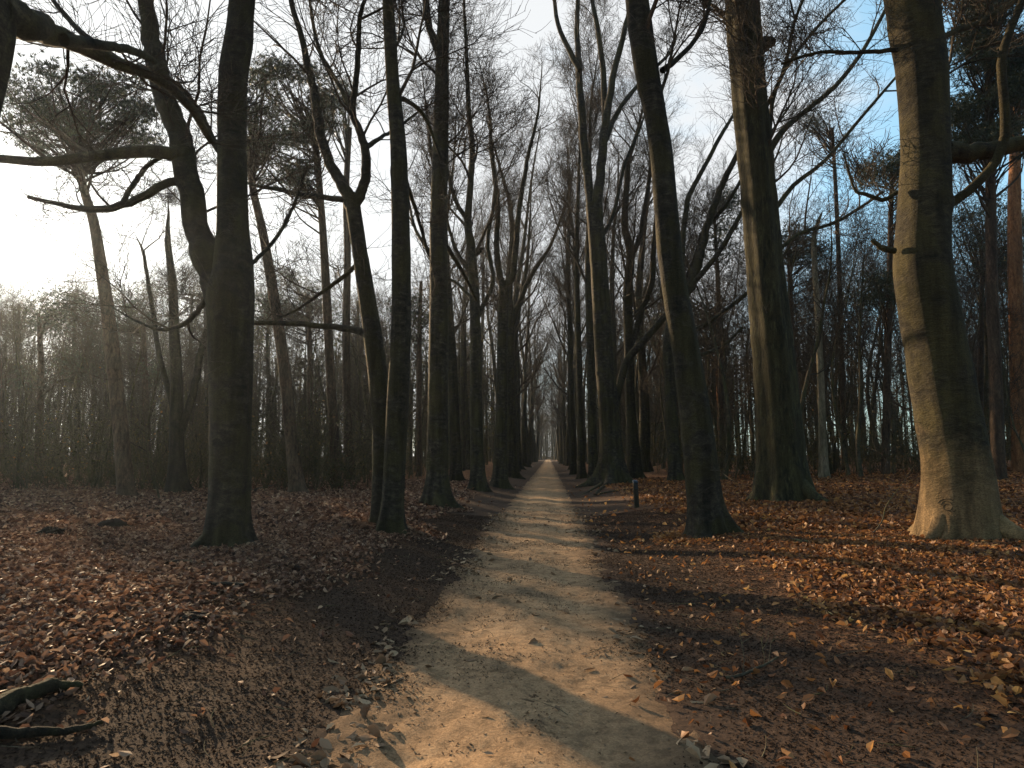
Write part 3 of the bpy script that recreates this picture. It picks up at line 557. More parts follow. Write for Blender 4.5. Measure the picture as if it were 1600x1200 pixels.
def carving(tree):
    from mathutils.bvhtree import BVHTree
    tr = [c for c in tree.children if c.name.startswith('trunk')][0]; me = tr.data; bv = BVHTree.FromPolygons([v.co for v in me.vertices], [p.vertices for p in me.polygons])
    b0 = Vector(tree.location); polys = []
    for pts in ([(1470, 789), (1474, 784), (1480, 783), (1486, 786), (1489, 792), (1485, 797), (1478, 797), (1474, 793), (1477, 788), (1483, 789)], [(1466, 786), (1470, 782), (1476, 780), (1484, 780), (1490, 783)], [(1480, 797), (1487, 800), (1493, 798)]):
        L_ = []
        for x, y in pts:
            h = bv.ray_cast(Vector(CAM) - b0, Vector(nrm(ray(x, y))))
            if h[0] is not None: L_.append(np.array(h[0]))
        if len(L_) > 2: P = smooth_path(L_, 20); polys.append((P, np.full(20, .005)))
    V, Q = tubes(polys, lambda r: 6); mesh_obj('carving', V, Q, M['dark'], tree)
carving(R4)

# far trees of the right row that still read one by one
for (x, y, w, D, lab) in [(927, 740, 17, 36, 'squat dark beech half hidden behind the mossy rooted beech'),
                          (909, 737, 13, 42, 'slim beech with a bright lit edge, first trunk beyond the mossy rooted beech'),
                          (896, 732, 10, 52, 'second slim beech of the far right row, left of the bright edged one')]:
    hero('beech_tree', lab, 'tree', [(x, y, w), (x - 2, y - 90, w * 0.8), (x - 5, y - 200, w * 0.75), (x - 8, y - 330, w * 0.6), (x - 5, y - 450, w * 0.4)], H=27, D=D, seed=int(x), sides=20, rows=70, minr=0.008,
         crown=dict(n=14, h0=9, L=6, ang=(15, 42), trop=(0.16, 0.12, 0.08, 0.04)))

# ------------------------------------------------------------------ pines
def tufts(centres, n_per, rad, bl, bw, seed, flat=0.6, blades=9):
    r = np.random.default_rng(seed); C = np.repeat(np.asarray(centres), n_per, 0); k = len(C)
    off = r.normal(0, 1, (k, 3)); off /= np.linalg.norm(off, axis=1, keepdims=True); off *= (r.random((k, 1)) ** 0.5) * rad; off[:, 2] *= flat
    T = C + off; T = np.repeat(T, blades, 0); m = len(T)
    d = r.normal(0, 1, (m, 3)) + np.repeat(off / rad, blades, 0) * 0.8 + np.array([0, 0, 0.5]); d /= np.linalg.norm(d, axis=1, keepdims=True)
    sdv = np.cross(d, r.normal(0, 1, (m, 3))); sdv /= np.linalg.norm(sdv, axis=1, keepdims=True)
    L = bl * r.uniform(0.6, 1.2, (m, 1)); w = bw * r.uniform(0.7, 1.3, (m, 1))
    V = np.stack([T - sdv * w / 2, T + sdv * w / 2, T + d * L], 1).reshape(-1, 3)
    tint = np.repeat(np.clip(np.repeat(r.beta(2, 2.5, k), blades) + r.normal(0, 0.12, m), 0, 1), 3)
    return V, np.arange(m * 3).reshape(-1, 3), tint
def pine(label, trace, D, clumps, seed, matname='pine_bark', topH=None, group=None, dens=46, cr=0.8, name='pine_tree', cat='pine tree'):
    """clumps: list of (px, py) crown centres at the tree's own distance"""
    base, s0 = at(trace[0][0], trace[0][1], D); base[2] = float(ground_z(base[0], base[1])); root = empty(name, base); tag(root, label, cat, group)
    pts = [at(x, y, D)[0] - base for x, y, w in trace]; rad = [w * at(x, y, D)[1] / FPX / 2 for x, y, w in trace]; pts[0][2] = 0
    pts = [pts[0] - np.array([0, 0, 0.3])] + pts; rad = [rad[0]] + rad
    P = smooth_path(pts, 90); Rr = np.interp(np.linspace(0, len(rad) - 1, 90), np.arange(len(rad)), rad)
    V, Q = trunk_mesh(P, Rr, 20, seed, 0.3, 4, 0.03, 3, 0, 0.3); mesh_obj('trunk', V, Q, M[matname], root)
    rd = random.Random(seed); g = Grow(seed, lens=(2.2, 1.2, 0.7, 0.4), kids=(5, 4, 3, 0), ang=(50, 45, 45, 40), wob=(0.2, 0.25, 0.25, 0.25), trop=(0.05, 0.04, 0.02, 0))
    cs = []
    for (cx, cy) in clumps:
        for _ in range(4):
            c = at(cx + rd.gauss(0, 9), cy + rd.gauss(0, 7), D + rd.gauss(0, 1.1))[0] - base
            zt = min(c[2] - 0.3, P[-1][2]); j = int(np.argmin(np.abs(P[:, 2] - zt))); j = max(10, j - rd.randint(2, 9)); a = P[j]
            mid = (a + c) / 2 + np.array([rd.gauss(0, .2), rd.gauss(0, .2), rd.gauss(-0.1, .2)])
            LP = smooth_path([a, mid, c], 8); L_ = float(np.linalg.norm(c - a)); r0 = min(Rr[j] * 0.6, 0.012 + 0.012 * L_)
            RR = list(np.linspace(r0, 0.008, 8)); g.out.append((LP, RR)); g.spawn([tuple(p) for p in LP], RR, max(L_, 1.5), 1, 0.3, 7)
            cs.append(c)
    for _ in range(8):      # dead snags on the bare trunk
        j = rd.randint(25, 75); az = rd.uniform(0, 6.28); g.branch(tuple(P[j]), (math.cos(az), math.sin(az), 0.1), rd.uniform(0.5, 1.6), 0.015, 2)
    V, Q = tubes(g.out, sides_fn); mesh_obj('branches', V, Q, M['twig'], root)
    V, T, ti = tufts(cs, dens, cr, 0.18, 0.028, seed); mesh_obj('crown', V, None, M['drytuft'] if name == 'leafy_tree' else M['needle'], root, tri=T, smooth=False, attrs={'tint': ti})
    HERO.append((base[0], base[1])); return root
def cl(x0, x1, y0, y1, n, seed):
    r = random.Random(seed); return [(r.uniform(x0, x1), r.uniform(y0, y1)) for _ in range(n)]
pine('leaning pine in the glow at the left, feathery crown below the long beech limb', [(196, 782, 24), (190, 690, 21), (181, 600, 21), (170, 500, 19), (160, 430, 17), (147, 350, 14), (132, 300, 12), (118, 240, 10), (112, 170, 7)], 21.5,
     cl(15, 240, 130, 235, 28, 1) + cl(70, 170, 100, 150, 5, 2), 31, dens=26, cr=.62)
pine('left leaning pine just right of the big forked beech, rough trunk and open crown', [(465, 768, 28), (457, 700, 20), (447, 600, 19), (438, 530, 18), (424, 440, 16), (410, 360, 13), (396, 300, 11), (388, 250, 8)], 24,
     cl(395, 440, 170, 250, 6, 3) + cl(330, 420, 100, 200, 4, 33), 32, dens=28, cr=.65)
pine('dark crowned pine with a dense needle clump behind the lyre shaped beech', [(526, 762, 17), (520, 650, 15), (513, 520, 14), (508, 420, 13), (503, 340, 11), (496, 250, 9), (490, 180, 7)], 27,
     cl(405, 520, 95, 165, 9, 4) + cl(400, 480, 200, 290, 11, 5) + cl(470, 530, 160, 200, 4, 6), 33, dens=40, cr=.68)
pine('thin straight pine trunk beside the lyre shaped beech, small crown overhead', [(547, 766, 17), (543, 650, 13), (541, 520, 12), (543, 400, 11), (541, 300, 10), (546, 200, 8)], 36, cl(515, 570, 130, 210, 5, 7), 34)
pine('small dark pine crown showing between the slender and the straight beech', [(655, 735, 9), (655, 600, 8), (656, 500, 7), (658, 440, 5)], 42, cl(625, 680, 455, 540, 9, 8), 35, cr=1.0)
pine('round olive tree crown rising over the left thicket beside the many stemmed tree', [(330, 745, 14), (325, 600, 11), (322, 480, 8), (318, 430, 5)], 50, cl(255, 330, 420, 500, 6, 9), 36, matname='dark', cr=1.0, dens=18)
pine('pine standing low in the haze at the far left, crown just under the sun', [(60, 752, 13), (62, 650, 11), (64, 570, 9), (60, 490, 5)], 32, cl(0, 150, 440, 600, 6, 10), 37, cr=1.1)
pine('pine in the hazy thicket between the far left pine and the leaning one', [(232, 748, 12), (228, 640, 10), (226, 560, 8), (225, 510, 5)], 33, cl(110, 250, 460, 590, 9, 101), 30, cr=1.1)
for k_, (cx_, top_) in enumerate([(30, 455), (118, 440), (205, 450), (300, 440), (420, 430), (560, 450)]):
    pine('leafy olive green tree standing deep in the left thicket', [(cx_, 735, 9), (cx_ + 3, 640, 7), (cx_ - 2, 560, 6), (cx_, top_ + 20, 4)], 52 + 2 * k_, cl(cx_ - 42, cx_ + 42, top_, 590, 11, 300 + k_), 300 + k_, matname='dark', cr=1.3, group='leafy trees deep in the left thicket', name='leafy_tree', cat='tree')
pine('olive crowned pine behind the long bare side limb of the lyre shaped beech', [(487, 742, 12), (485, 640, 10), (484, 540, 8), (480, 460, 6)], 46, cl(400, 540, 415, 520, 16, 102), 29, cr=1.1)
pine('dark pine filling the top right corner behind the massive beech', [(1560, 745, 20), (1556, 600, 18), (1550, 450, 16), (1548, 300, 14), (1545, 150, 11), (1545, 20, 8)], 24,
     cl(1500, 1610, 0, 130, 22, 11) + cl(1490, 1610, 130, 240, 16, 12) + cl(1500, 1600, -80, 0, 8, 13), 38, dens=64)
pine('orange barked pine trunk standing at the far right edge', [(1592, 712, 23), (1590, 600, 20), (1588, 500, 19), (1586, 400, 19), (1585, 300, 17), (1587, 220, 14), (1590, 120, 10)], 30, cl(1560, 1660, 60, 180, 12, 14), 39, matname='orange_bark')
pine('bushy pine low behind the left side of the massive beech', [(1382, 722, 13), (1386, 600, 11), (1390, 450, 9), (1392, 330, 7), (1395, 270, 5)], 31, cl(1345, 1430, 240, 330, 13, 15) + cl(1330, 1400, 400, 470, 5, 151), 40)
pine('faint pine crown high between the ridged tree and the massive beech', [(1318, 716, 9), (1316, 600, 8), (1312, 450, 7), (1306, 300, 6), (1300, 200, 4)], 40, cl(1240, 1330, 165, 215, 9, 16), 41, dens=18)
pine('pine crown seen through the limbs between the leaning beech and the ridged tree', [(1126, 716, 9), (1126, 600, 8), (1122, 450, 7), (1118, 370, 5), (1115, 310, 4)], 42, cl(1085, 1150, 290, 400, 12, 17), 42, cr=1.0)
pine('pine with ruddy trunk just right of the ridged tree, thin crown at mid height', [(1243, 716, 10), (1240, 600, 9), (1236, 480, 8), (1232, 380, 6)], 38, cl(1215, 1300, 350, 430, 11, 18), 43, cr=1.0)
pine('brown tinged pine crown behind the beech with the heavy side limb', [(1125, 712, 8), (1124, 640, 7), (1120, 560, 6), (1118, 480, 5)], 48, cl(1000, 1150, 440, 560, 16, 19), 44, cr=1.4, matname='orange_bark')
pine('low pine crown in the wood right of the massive beech', [(1530, 712, 10), (1532, 600, 9), (1534, 480, 7), (1535, 420, 5)], 36, cl(1500, 1600, 300, 420, 12, 20), 45, cr=1.1)
bt = hero('broken_trunk', 'pale barkless dead trunk snapped off at the top, right of the ridged tree', 'dead tree',
     [(1286, 722, 17), (1284, 640, 12), (1281, 560, 11), (1277, 480, 10), (1273, 420, 9), (1272, 370, 8), (1279, 345, 6), (1284, 333, 3)], H=0, D=30, seed=27, matname='dead', sides=20, rows=70, crown=dict(n=0), sidetwigs=5, flare=0.25)

# ------------------------------------------------------------------ the avenue in the distance: copies of a few grown beeches
def proto_beech(seed, H, r0, h0, minr):
    base = (0, 0, -500); root = empty('beech_tree', base); rd = random.Random(seed)
    n = 10; P = [np.zeros(3)]; d = np.array([0, 0, 1.0])
    for k in range(n): d = nrm(d + np.array([rd.gauss(0, .06), rd.gauss(0, .06), .25])); P.append(P[-1] + d * H / n)
    P = [P[0] - np.array([0, 0, .4])] + P; R = [r0 * 1.05, r0] + [r0 * (1 - 0.9 * (k + 1) / n) for k in range(n)]
    PP = smooth_path(P, 60); RR = np.interp(np.linspace(0, len(R) - 1, 60), np.arange(len(R)), R)
    V, Q = trunk_mesh(PP, RR, 16, seed, 0.6, 4, 0.04, 4, 0, 0.6); mesh_obj('trunk', V, Q, M['beech'], root)
    g = Grow(seed, lens=(8.0, 3.6, 2.0, 1.1), kids=(8, 5, 3, 0), ang=(34, 36, 38, 40), wob=(0.13, 0.16, 0.18, 0.2), trop=(0.10, 0.08, 0.06, 0.03), minr=minr)
    g.on_trunk([tuple(p) for p in PP], list(RR), 13, h0, (28, 62), 7.5); V, Q = tubes(g.out, lambda r: 6 if r > 0.05 else 3); mesh_obj('crown', V, Q, M['twig'], root)
    return root
protos = [proto_beech(100 + k, h, r, h0, m) for k, (h, r, h0, m) in enumerate([(27, .42, 6, .007), (29, .38, 8, .007), (26, .46, 5, .007), (28, .36, 7, .007), (27, .42, 4, .011), (29, .38, 5, .011), (26, .46, 4, .011)])]
ra = random.Random(5); first = [True] * 4
spots = []
for side, ys_ in ((-1, (52, 59, 67, 75, 84, 93, 102, 112, 122, 133, 145, 158, 172, 188, 206, 228, 256)), (1, (60, 67, 75, 83, 92, 101, 111, 121, 132, 144, 157, 171, 187, 205, 227, 255))):
    for y in ys_: spots.append((side * 3.2 + UC + ra.uniform(-.4, .4), y + ra.uniform(-2, 2), side, 0))
for side, ys_ in ((-1, (50, 60, 72, 84, 100, 120, 145)), (1, (48, 57, 67, 80, 97, 120, 150))):
    for y in ys_: spots.append((side * 7.0 + UC + ra.uniform(-.9, .9), y + ra.uniform(-3, 3), side, 1))
for i, (x, y, side, row) in enumerate(spots):
    p = protos[i % 4] if y < 95 else protos[4 + i % 3]; o = copy_tree(p, (x, y, float(ground_z(x, y))), ra.uniform(0, 6.28), ra.uniform(0.9, 1.15))
    sname = 'left' if side < 0 else 'right'
    if row == 0: tag(o, 'far bare beech in the dark %s hand row towards the end of the path' % sname, 'tree', 'far beeches of the %s row' % sname)
    else: tag(o, 'far bare beech standing behind the %s hand row of the avenue' % sname, 'tree', 'far beeches behind the %s row' % sname)
for p in protos:
    for c in list(p.children): bpy.data.objects.remove(c)
    bpy.data.objects.remove(p)

# ------------------------------------------------------------------ thin bare trees of the wood on both sides
def proto_thin(seed, H, r0, h0, spread):
    root = empty('bare_tree', (0, 0, -500)); rd = random.Random(seed); n = 8; P = [np.array([0, 0, -.3]), np.zeros(3)]; d = nrm(np.array([rd.gauss(0, .1), rd.gauss(0, .1), 1.0]))
    for k in range(n): d = nrm(d + np.array([rd.gauss(0, .12), rd.gauss(0, .12), .2])); P.append(P[-1] + d * H / n)
    R = [r0 * 1.2, r0] + [max(.006, r0 * (1 - .93 * (k + 1) / n)) for k in range(n)]
    PP = smooth_path(P, 28); RR = np.interp(np.linspace(0, len(R) - 1, 28), np.arange(len(R)), R)
    V, Q = trunk_mesh(PP, RR, 10, seed, .35, 3, .05, 1, 0, .25); mesh_obj('trunk', V, Q, M['thin'], root)
    g = Grow(seed, lens=(spread, 1.2, .7, .4), kids=(6, 4, 2, 0), ang=(45, 45, 42, 40), wob=(.2, .22, .25, .25), trop=(.08, .06, .03, .011), minr=0.006)
    g.on_trunk([tuple(p) for p in PP], list(RR), 19, h0, (30, 70), spread); V, Q = tubes(g.out, lambda r: 5 if r > .03 else 3); mesh_obj('crown', V, Q, M['twig'], root)
    return root
tp = [proto_thin(200 + k, h, r, h0, s) for k, (h, r, h0, s) in enumerate([(9, .07, 1.5, 2.2), (10, .09, 3, 2.4), (8, .05, 1.2, 2.0), (11, .11, 4, 2.6), (9, .06, 2.5, 2.2), (10, .08, 1.0, 2.5)])]
rt = random.Random(9)
def free(x, y, m=1.0): return all((x - a) ** 2 + (y - b) ** 2 > m * m for a, b in HERO)
cnt = 0
for side, N_, y0, y1 in ((-1, 148, 24, 85), (1, 145, 29, 90)):
    k = 0; tries = 0
    while k < N_ and tries < 8000:
        tries += 1; y = y0 + (y1 - y0) * rt.random() ** 1.3; xm = (0.95 if side < 0 else .86) * y
        x = side * rt.uniform(7.5 if side < 0 else 7.0, xm) + UC
        if y < 28 + 0.0 * abs(x) and abs(x) < 6: continue
        if not free(x, y): continue
        corr = side < 0 and 3 < y - abs(x) * 1.14 < 27
        p = tp[rt.randrange(6)]; el = 0.25 if side < 0 else 0.31
        want = (el * y + 1.6) * rt.uniform(.75, 1.1) + 0.5; want = min(want, .235 * abs(x) / .66 + .3) if corr and rt.random() < .86 else want; sc = min(2.2, max(.35, want / 9.5))
        o = copy_tree(p, (x, y, float(ground_z(x, y))), rt.uniform(0, 6.28), sc); HERO.append((x, y))
        if side < 0: tag(o, 'thin bare tree in the dim thicket beyond the left verge', 'tree', 'thin trees of the left thicket')
        else: tag(o, 'thin bare tree in the dark wood beyond the right hand leaves', 'tree', 'thin trees of the right wood')
        k += 1
for p in tp:
    for c in list(p.children): bpy.data.objects.remove(c)
    bpy.data.objects.remove(p)

# ------------------------------------------------------------------ masses nobody could count
def scatter_tris(C, size, seed, asp=0.6):
    r = np.random.default_rng(seed); m = len(C); a = r.normal(0, 1, (m, 3)); a /= np.linalg.norm(a, axis=1, keepdims=True); b = np.cross(a, r.normal(0, 1, (m, 3))); b /= np.linalg.norm(b, axis=1, keepdims=True)
    s = size * r.uniform(.5, 1.4, (m, 1)); V = np.stack([C - a * s, C - b * s * asp, C + a * s, C + b * s * asp], 1).reshape(-1, 3); return V, np.arange(m * 4).reshape(-1, 4)
r_ = np.random.default_rng(3); polys = []; LC = []
for side, y0, y1, n in ((-1, 24, 70, 1250), (1, 31, 80, 800)):
    for k in range(n):
        y = y0 + (y1 - y0) * r_.random() ** 1.4; x = side * r_.uniform(7.5, (1.02 if side < 0 else .86) * y) + UC; z = float(ground_z(x, y)); hgt = r_.uniform(.8, 4.5) if side > 0 else min(r_.uniform(.8, 4.8), .26 * abs(x) / .66)
        for s in range(2):
            d = nrm(np.array([r_.normal(0, .35), r_.normal(0, .35), 1])); P = [np.array([x, y, z - .05])]
            for i in range(4): d = nrm(d + r_.normal(0, .18, 3)); P.append(P[-1] + d * hgt / 4)
            polys.append((np.array(P), np.linspace(.018, .006, 5)))
            for q in range(6):
                i = r_.integers(1, 4); dd = nrm(d + r_.normal(0, .7, 3)); b = P[i] + (P[i + 1] - P[i]) * r_.random(); l = hgt * r_.uniform(.15, .4)
                e = b + dd * l; polys.append((np.array([b, b + dd * l * .5 + r_.normal(0, .04, 3), e]), np.array([.009, .007, .005])))
                if r_.random() < (.22 if side < 0 else .25): LC.append(b + (e - b) * r_.random((9, 1)) + r_.normal(0, .12, (9, 3)))
V, Q = tubes(polys, lambda r: 3); LC = np.concatenate(LC); V2, Q2 = scatter_tris(LC, .05, 4)
me1 = mesh_obj('undergrowth', np.concatenate([V, V2]), np.concatenate([Q, Q2 + len(V)]), M['thin'], attrs={'tint': np.concatenate([np.full(len(V), .3), np.repeat(r_.random(len(V2) // 4), 4)])})
me1.data.materials.append(M['drytuft']); mi = np.zeros(len(me1.data.polygons), np.int32); mi[len(Q):] = 1; me1.data.polygons.foreach_set('material_index', mi)
tag(me1, 'tangle of thin stems and withered leaves between the trees', kind='stuff')

polys = []; C = []
for k in range(2300):
    side0 = -1 if r_.random() < .55 else 1
    y = r_.uniform(62 if side0 < 0 else 75, 210) if k % 4 else r_.uniform(262, 330); side = side0
    x = (side * (r_.uniform(9, (1.15 if side < 0 else .9) * y) if k % 3 else r_.uniform(8, 35)) if k % 4 else r_.uniform(-55, 55)) + UC; z = float(ground_z(x, y)); h = (r_.uniform(.7, 1.1) * ((.17 if side < 0 else .19) * y + 3)) if k % 4 else r_.uniform(18, 30)
    h = min(h, 30); P = np.array([[x, y, z - .2], [x + r_.normal(0, .2), y, z + h * .5], [x + r_.normal(0, .5), y, z + h]]); polys.append((P, np.array([.14, .11, .03]) * r_.uniform(.6, 1.5)))
    nb = 36
    for q in range(nb):
        t = r_.uniform(.12, 1); b = P[0] + (P[2] - P[0]) * t; dd = nrm(np.array([r_.normal(), r_.normal(), r_.uniform(.2, 1.4)])); l = r_.uniform(1, 3.5) * (1.2 - t * .5)
        polys.append((np.array([b, b + dd * l * .5 + r_.normal(0, .15, 3), b + dd * l]), np.array([.03, .022, .012])))
    m = 60 if k % 4 == 0 else (46 if side < 0 else 28); t = r_.random((m, 1)) ** .9; C.append(P[0] + np.array([0, 0, .5]) + (P[2] - P[0]) * t + r_.normal(0, 1, (m, 3)) * np.array([1.7, 1.7, .9]))
C.append(np.stack([r_.uniform(-16, 16, 30000) + UC, r_.uniform(333, 352, 30000), 24 * r_.random(30000) ** 1.3], 1))
V, Q = tubes(polys, lambda r: 3); C = np.concatenate(C); V2, Q2 = scatter_tris(C, .2, 5)
dw = mesh_obj('distant_wood', np.concatenate([V, V2]), np.concatenate([Q, Q2 + len(V)]), M['thin'], attrs={'tint': np.concatenate([np.full(len(V), .3), np.repeat(r_.beta(2, 3, len(V2) // 4), 4)])})
dw.data.materials.append(M['drytuft']); mi = np.zeros(len(dw.data.polygons), np.int32); mi[len(Q):] = 1; dw.data.polygons.foreach_set('material_index', mi)
tag(dw, 'far off wood closing the view behind the trees', kind='stuff')

# ------------------------------------------------------------------ fallen leaves
def leaves(name, X, Y, size, m, seed, lift=0.008, tilt=0.5, zf=top_z, tints=None, label=None):
    r = np.random.default_rng(seed); k = len(X); Z = zf(X, Y) + r.uniform(0, lift, k); C = np.stack([X, Y, Z], 1)
    az = r.uniform(0, 6.28, k); nz = np.stack([r.normal(0, tilt, k), r.normal(0, tilt, k), np.ones(k)], 1); nz /= np.linalg.norm(nz, axis=1, keepdims=True)
    a = np.stack([np.cos(az), np.sin(az), np.zeros(k)], 1); a -= nz * np.sum(a * nz, 1, keepdims=True); a /= np.linalg.norm(a, axis=1, keepdims=True); b = np.cross(nz, a)
    s = (size * r.uniform(.4, 1.4, k))[:, None]; cv = (r.normal(0.05, .22, k))[:, None]; c2 = (r.normal(0.0, .2, k))[:, None]
    p = lambda u, v, w: C + a * u * s + b * v * s + nz * w * s
    V = np.stack([p(-.55, 0, 0 * cv), p(-.12, .3, cv), p(.3, .2, cv + c2 * .5), p(.62, 0, c2), p(.3, -.2, cv + c2 * .5), p(-.12, -.3, cv), p(.05, 0, c2 * 0.1)], 1)
    V[:, :, 2] += (0.25 * s * tilt) if tilt > .2 else 0.002
    V = V.reshape(-1, 3); f = np.array([[0, 1, 6], [1, 2, 6], [2, 3, 6], [3, 4, 6], [4, 5, 6], [5, 0, 6]]); F = (f[None] + (np.arange(k) * 7)[:, None, None]).reshape(-1, 3)
    t = r.beta(1.6, 1.9, k) if tints is None else tints(r, X, Y); 
    o = mesh_obj(name, V, None, m, tri=F, smooth=False, attrs={'tint': np.repeat(np.clip(t, 0, 1), 7)}); tag(o, label, kind='stuff'); return o
def sample(n, dens, xr, yr, seed):
    r = np.random.default_rng(seed); X = r.uniform(*xr, n); Y = r.uniform(*yr, n) if yr[0] < 3 else yr[0] + (yr[1] - yr[0]) * r.random(n) ** 1.6
    keep = r.random(n) < dens(X, Y); return X[keep], Y[keep]
def carpet(X, Y):
    a = np.abs(X - UC); e = a + 1.5 * fbm(X, Y, 2.0, 3, 31); c = sstep(2.7, 3.6, e + .45 * (X < UC)) * (0.55 + 0.45 * sstep(-.12, .1, fbm(X, Y, .7, 2, 33)))
    vis = np.abs(X + 0.057 * Y) < 0.86 * Y + 1.5
    fine = 0.018 * sstep(0.9, 1.5, e) * (X > 0) + 0.008 * sstep(1.1, 1.6, e)
    return np.where(vis, np.maximum(c, fine), 0)
near = lambda X, Y: carpet(X, Y)
Xa, Ya = sample(380000, near, (-13, 13), (1.8, 12), 41); Xb, Yb = sample(260000, near, (-32, 32), (12, 36), 42)
X = np.concatenate([Xa, Xb]); Y = np.concatenate([Ya, Yb])
def lt(r, X, Y):
    w = sstep(1.0, 3.2, X); b = r.beta(1.5, 2.2, len(X)); return np.clip(b * .8 + w * .2 * r.random(len(X)) + (np.abs(X - UC) < 3) * .18, 0, 1)
rk = np.random.default_rng(66)
for o in list(bpy.data.objects):
    if o.get('category') == 'tree' and o.name.split('.')[0] in ('beech_tree', 'oak_tree') and o.location.y < 19 and not o.get('group'):
        rr0 = max(.3, max((c.dimensions.x if c.name.startswith('trunk') else 0) for c in o.children) * 0 + .55); k = 1500; a_ = rk.uniform(0, 6.28, k); d_ = rr0 * (.6 + 1.3 * rk.random(k) ** 1.5)
        X = np.append(X, o.location.x + np.cos(a_) * d_); Y = np.append(Y, o.location.y + np.sin(a_) * d_)
lf = X < UC
leaves('fallen_leaves', X[lf], Y[lf], np.where(Y[lf] < 12, .056, .10), M['litter_pale'], 43, .03, .6, tints=lambda r, X, Y: r.beta(1.3, 1.9, len(X)), label='pale carpet of fallen leaves on the left verge')
leaves('fallen_leaves', X[~lf], Y[~lf], np.where(Y[~lf] < 12, .06, .10), M['litter'], 50, .035, .75, tints=lt, label='orange carpet of fallen leaves on the right verge')
# crumbled mould of the trodden margins
Xc, Yc = sample(420000, lambda X, Y: sstep(.8, 1.3, np.abs(X - UC) + .9 * fbm(X, Y, 1, 3, 35)) * (1 - .8 * sstep(3.0, 4.2, np.abs(X - UC))), (-5, 5), (1.6, 17), 44)
leaves('leaf_crumbs', Xc, Yc, .017, M['crumb'], 45, .007, .25, label='crumbled leaf mould on the trodden margins of the path', tints=lambda r, X, Y: r.beta(1.3, 2.6, len(X)))
# dusty leaves half buried along the path edges
def edge(X, Y):
    u = X - UC; l = np.exp(-((u + 1.0) / .24) ** 2); rr = .35 * np.exp(-((u - 1.05) / .25) ** 2); return (l + rr) * sstep(-.08, .15, fbm(X, Y, .9, 2, 37)) + .02
Xd, Yd = sample(14000, edge, (-1.7, 1.4), (1.7, 20), 46)
leaves('dusty_leaves', Xd, Yd, .075, M['sandleaf'], 47, .004, .35, label='dusty leaves trodden into the sandy edge of the path')
Xe, Ye = sample(45000, lambda X, Y: .1 + .9 * sstep(0, .3, fbm(X, Y, .5, 2, 39)), (-1.15, .75), (1.7, 22), 48)
leaves('path_crumbs', Xe, Ye, .017, M['sandleaf'], 49, .003, .6, label='small leaf scraps and grit lying on the sand', tints=lambda r, X, Y: r.beta(1.2, 3, len(X)))

rtw = np.random.default_rng(91); polys = []
for _ in range(900):
    y = 2.2 + 16 * rtw.random() ** 1.3; x = rtw.uniform(-.75, .75) * y + rtw.uniform(-1, 1)
    if abs(x - UC) < 1.15 and rtw.random() < .85: continue
    L_ = rtw.uniform(.05, .3); az = rtw.uniform(0, 3.14); t_ = np.linspace(0, 1, 5); bend = rtw.normal(0, .16) * L_
    X_ = x + np.cos(az) * L_ * t_ - np.sin(az) * bend * np.sin(t_ * 3.1); Y_ = y + np.sin(az) * L_ * t_ + np.cos(az) * bend * np.sin(t_ * 3.1)
    P = np.stack([X_, Y_, top_z(X_, Y_) + .018 + .03 * rtw.random() * t_], 1); polys.append((P, np.linspace(1, .5, 5) * rtw.uniform(.0014, .004)))
V, Q = tubes(polys, lambda r: 4); tag(mesh_obj('twig_litter', V, Q, M['thin']), 'small dry twigs strewn over the leaves', kind='stuff')

# ------------------------------------------------------------------ small things on the ground
def stick(name, label, pix, r0, r1, cat='stick', mat='thin', side=0, lift=0.0, kids=0, seed=1, arch=None):
    pts = [hit(x, y) for x, y in pix]; base = pts[0].copy(); root = empty(name, base) if kids else None
    P = np.array(pts) - base; P[:, 2] += lift + r0 * .6 + (.025 if r0 < .04 else 0)
    if arch: 
        for i, h in enumerate(arch): P[i, 2] += h
    P = smooth_path(P, max(10, len(pts) * 6)); rr = np.random.default_rng(seed); P[2:] += np.cumsum(rr.normal(0, min(r0, .03) * .12, P.shape), 0)[2:]; R = np.linspace(r0, r1, len(P)) * (1 + rr.normal(0, .08, len(P)))
    V, Q = tubes([(P, R)], lambda r: 10)
    if not kids: o = mesh_obj(name, V, Q, M[mat], None, loc=tuple(base)); tag(o, label, cat); return o
    tag(root, label, cat); mesh_obj('stem', V, Q, M[mat], root); g = Grow(seed, lens=(.8, .5, .3, .2), kids=(4, 3, 2, 0), minr=.003); g.spawn([tuple(p) for p in P], list(R), 1.2, 1, .2, kids)
    V, Q = tubes(g.out, lambda r: 5); mesh_obj('twigs', V, Q, M[mat], root); return root
stick('root', 'thick mossy tree root crossing the bottom left corner, the upper of two', [(-60, 1165), (0, 1112), (50, 1096), (95, 1082), (132, 1084)], .07, .02, 'root', 'root', seed=3)
stick('root', 'lower and thinner pale root in the bottom left corner', [(-70, 1165), (0, 1158), (70, 1152), (120, 1146), (160, 1136)], .035, .01, 'root', 'root', seed=4)
stick('root', 'long bare root lying in the leaves in front of the big forked beech', [(262, 886), (285, 880), (330, 884), (372, 880), (410, 878), (440, 900)], .04, .03, 'root', 'root', seed=5)
stick('fallen_branch', 'short dark branch on the leaves below the long bare root', [(330, 921), (352, 919), (378, 923)], .03, .015, 'branch', 'dark', seed=6)
stick('fallen_branch', 'long thin fallen branch running along the foot of the massive beech', [(1238, 848), (1268, 850), (1300, 842), (1345, 840), (1400, 840), (1460, 846), (1530, 854), (1620, 858)], .028, .018, 'branch', 'thin', kids=5, seed=7)
stick('fallen_branch', 'slim grey branch lying at the right margin of the path', [(1133, 1067), (1160, 1062), (1180, 1052), (1200, 1042), (1215, 1034)], .014, .006, 'branch', 'thin', kids=3, seed=8)
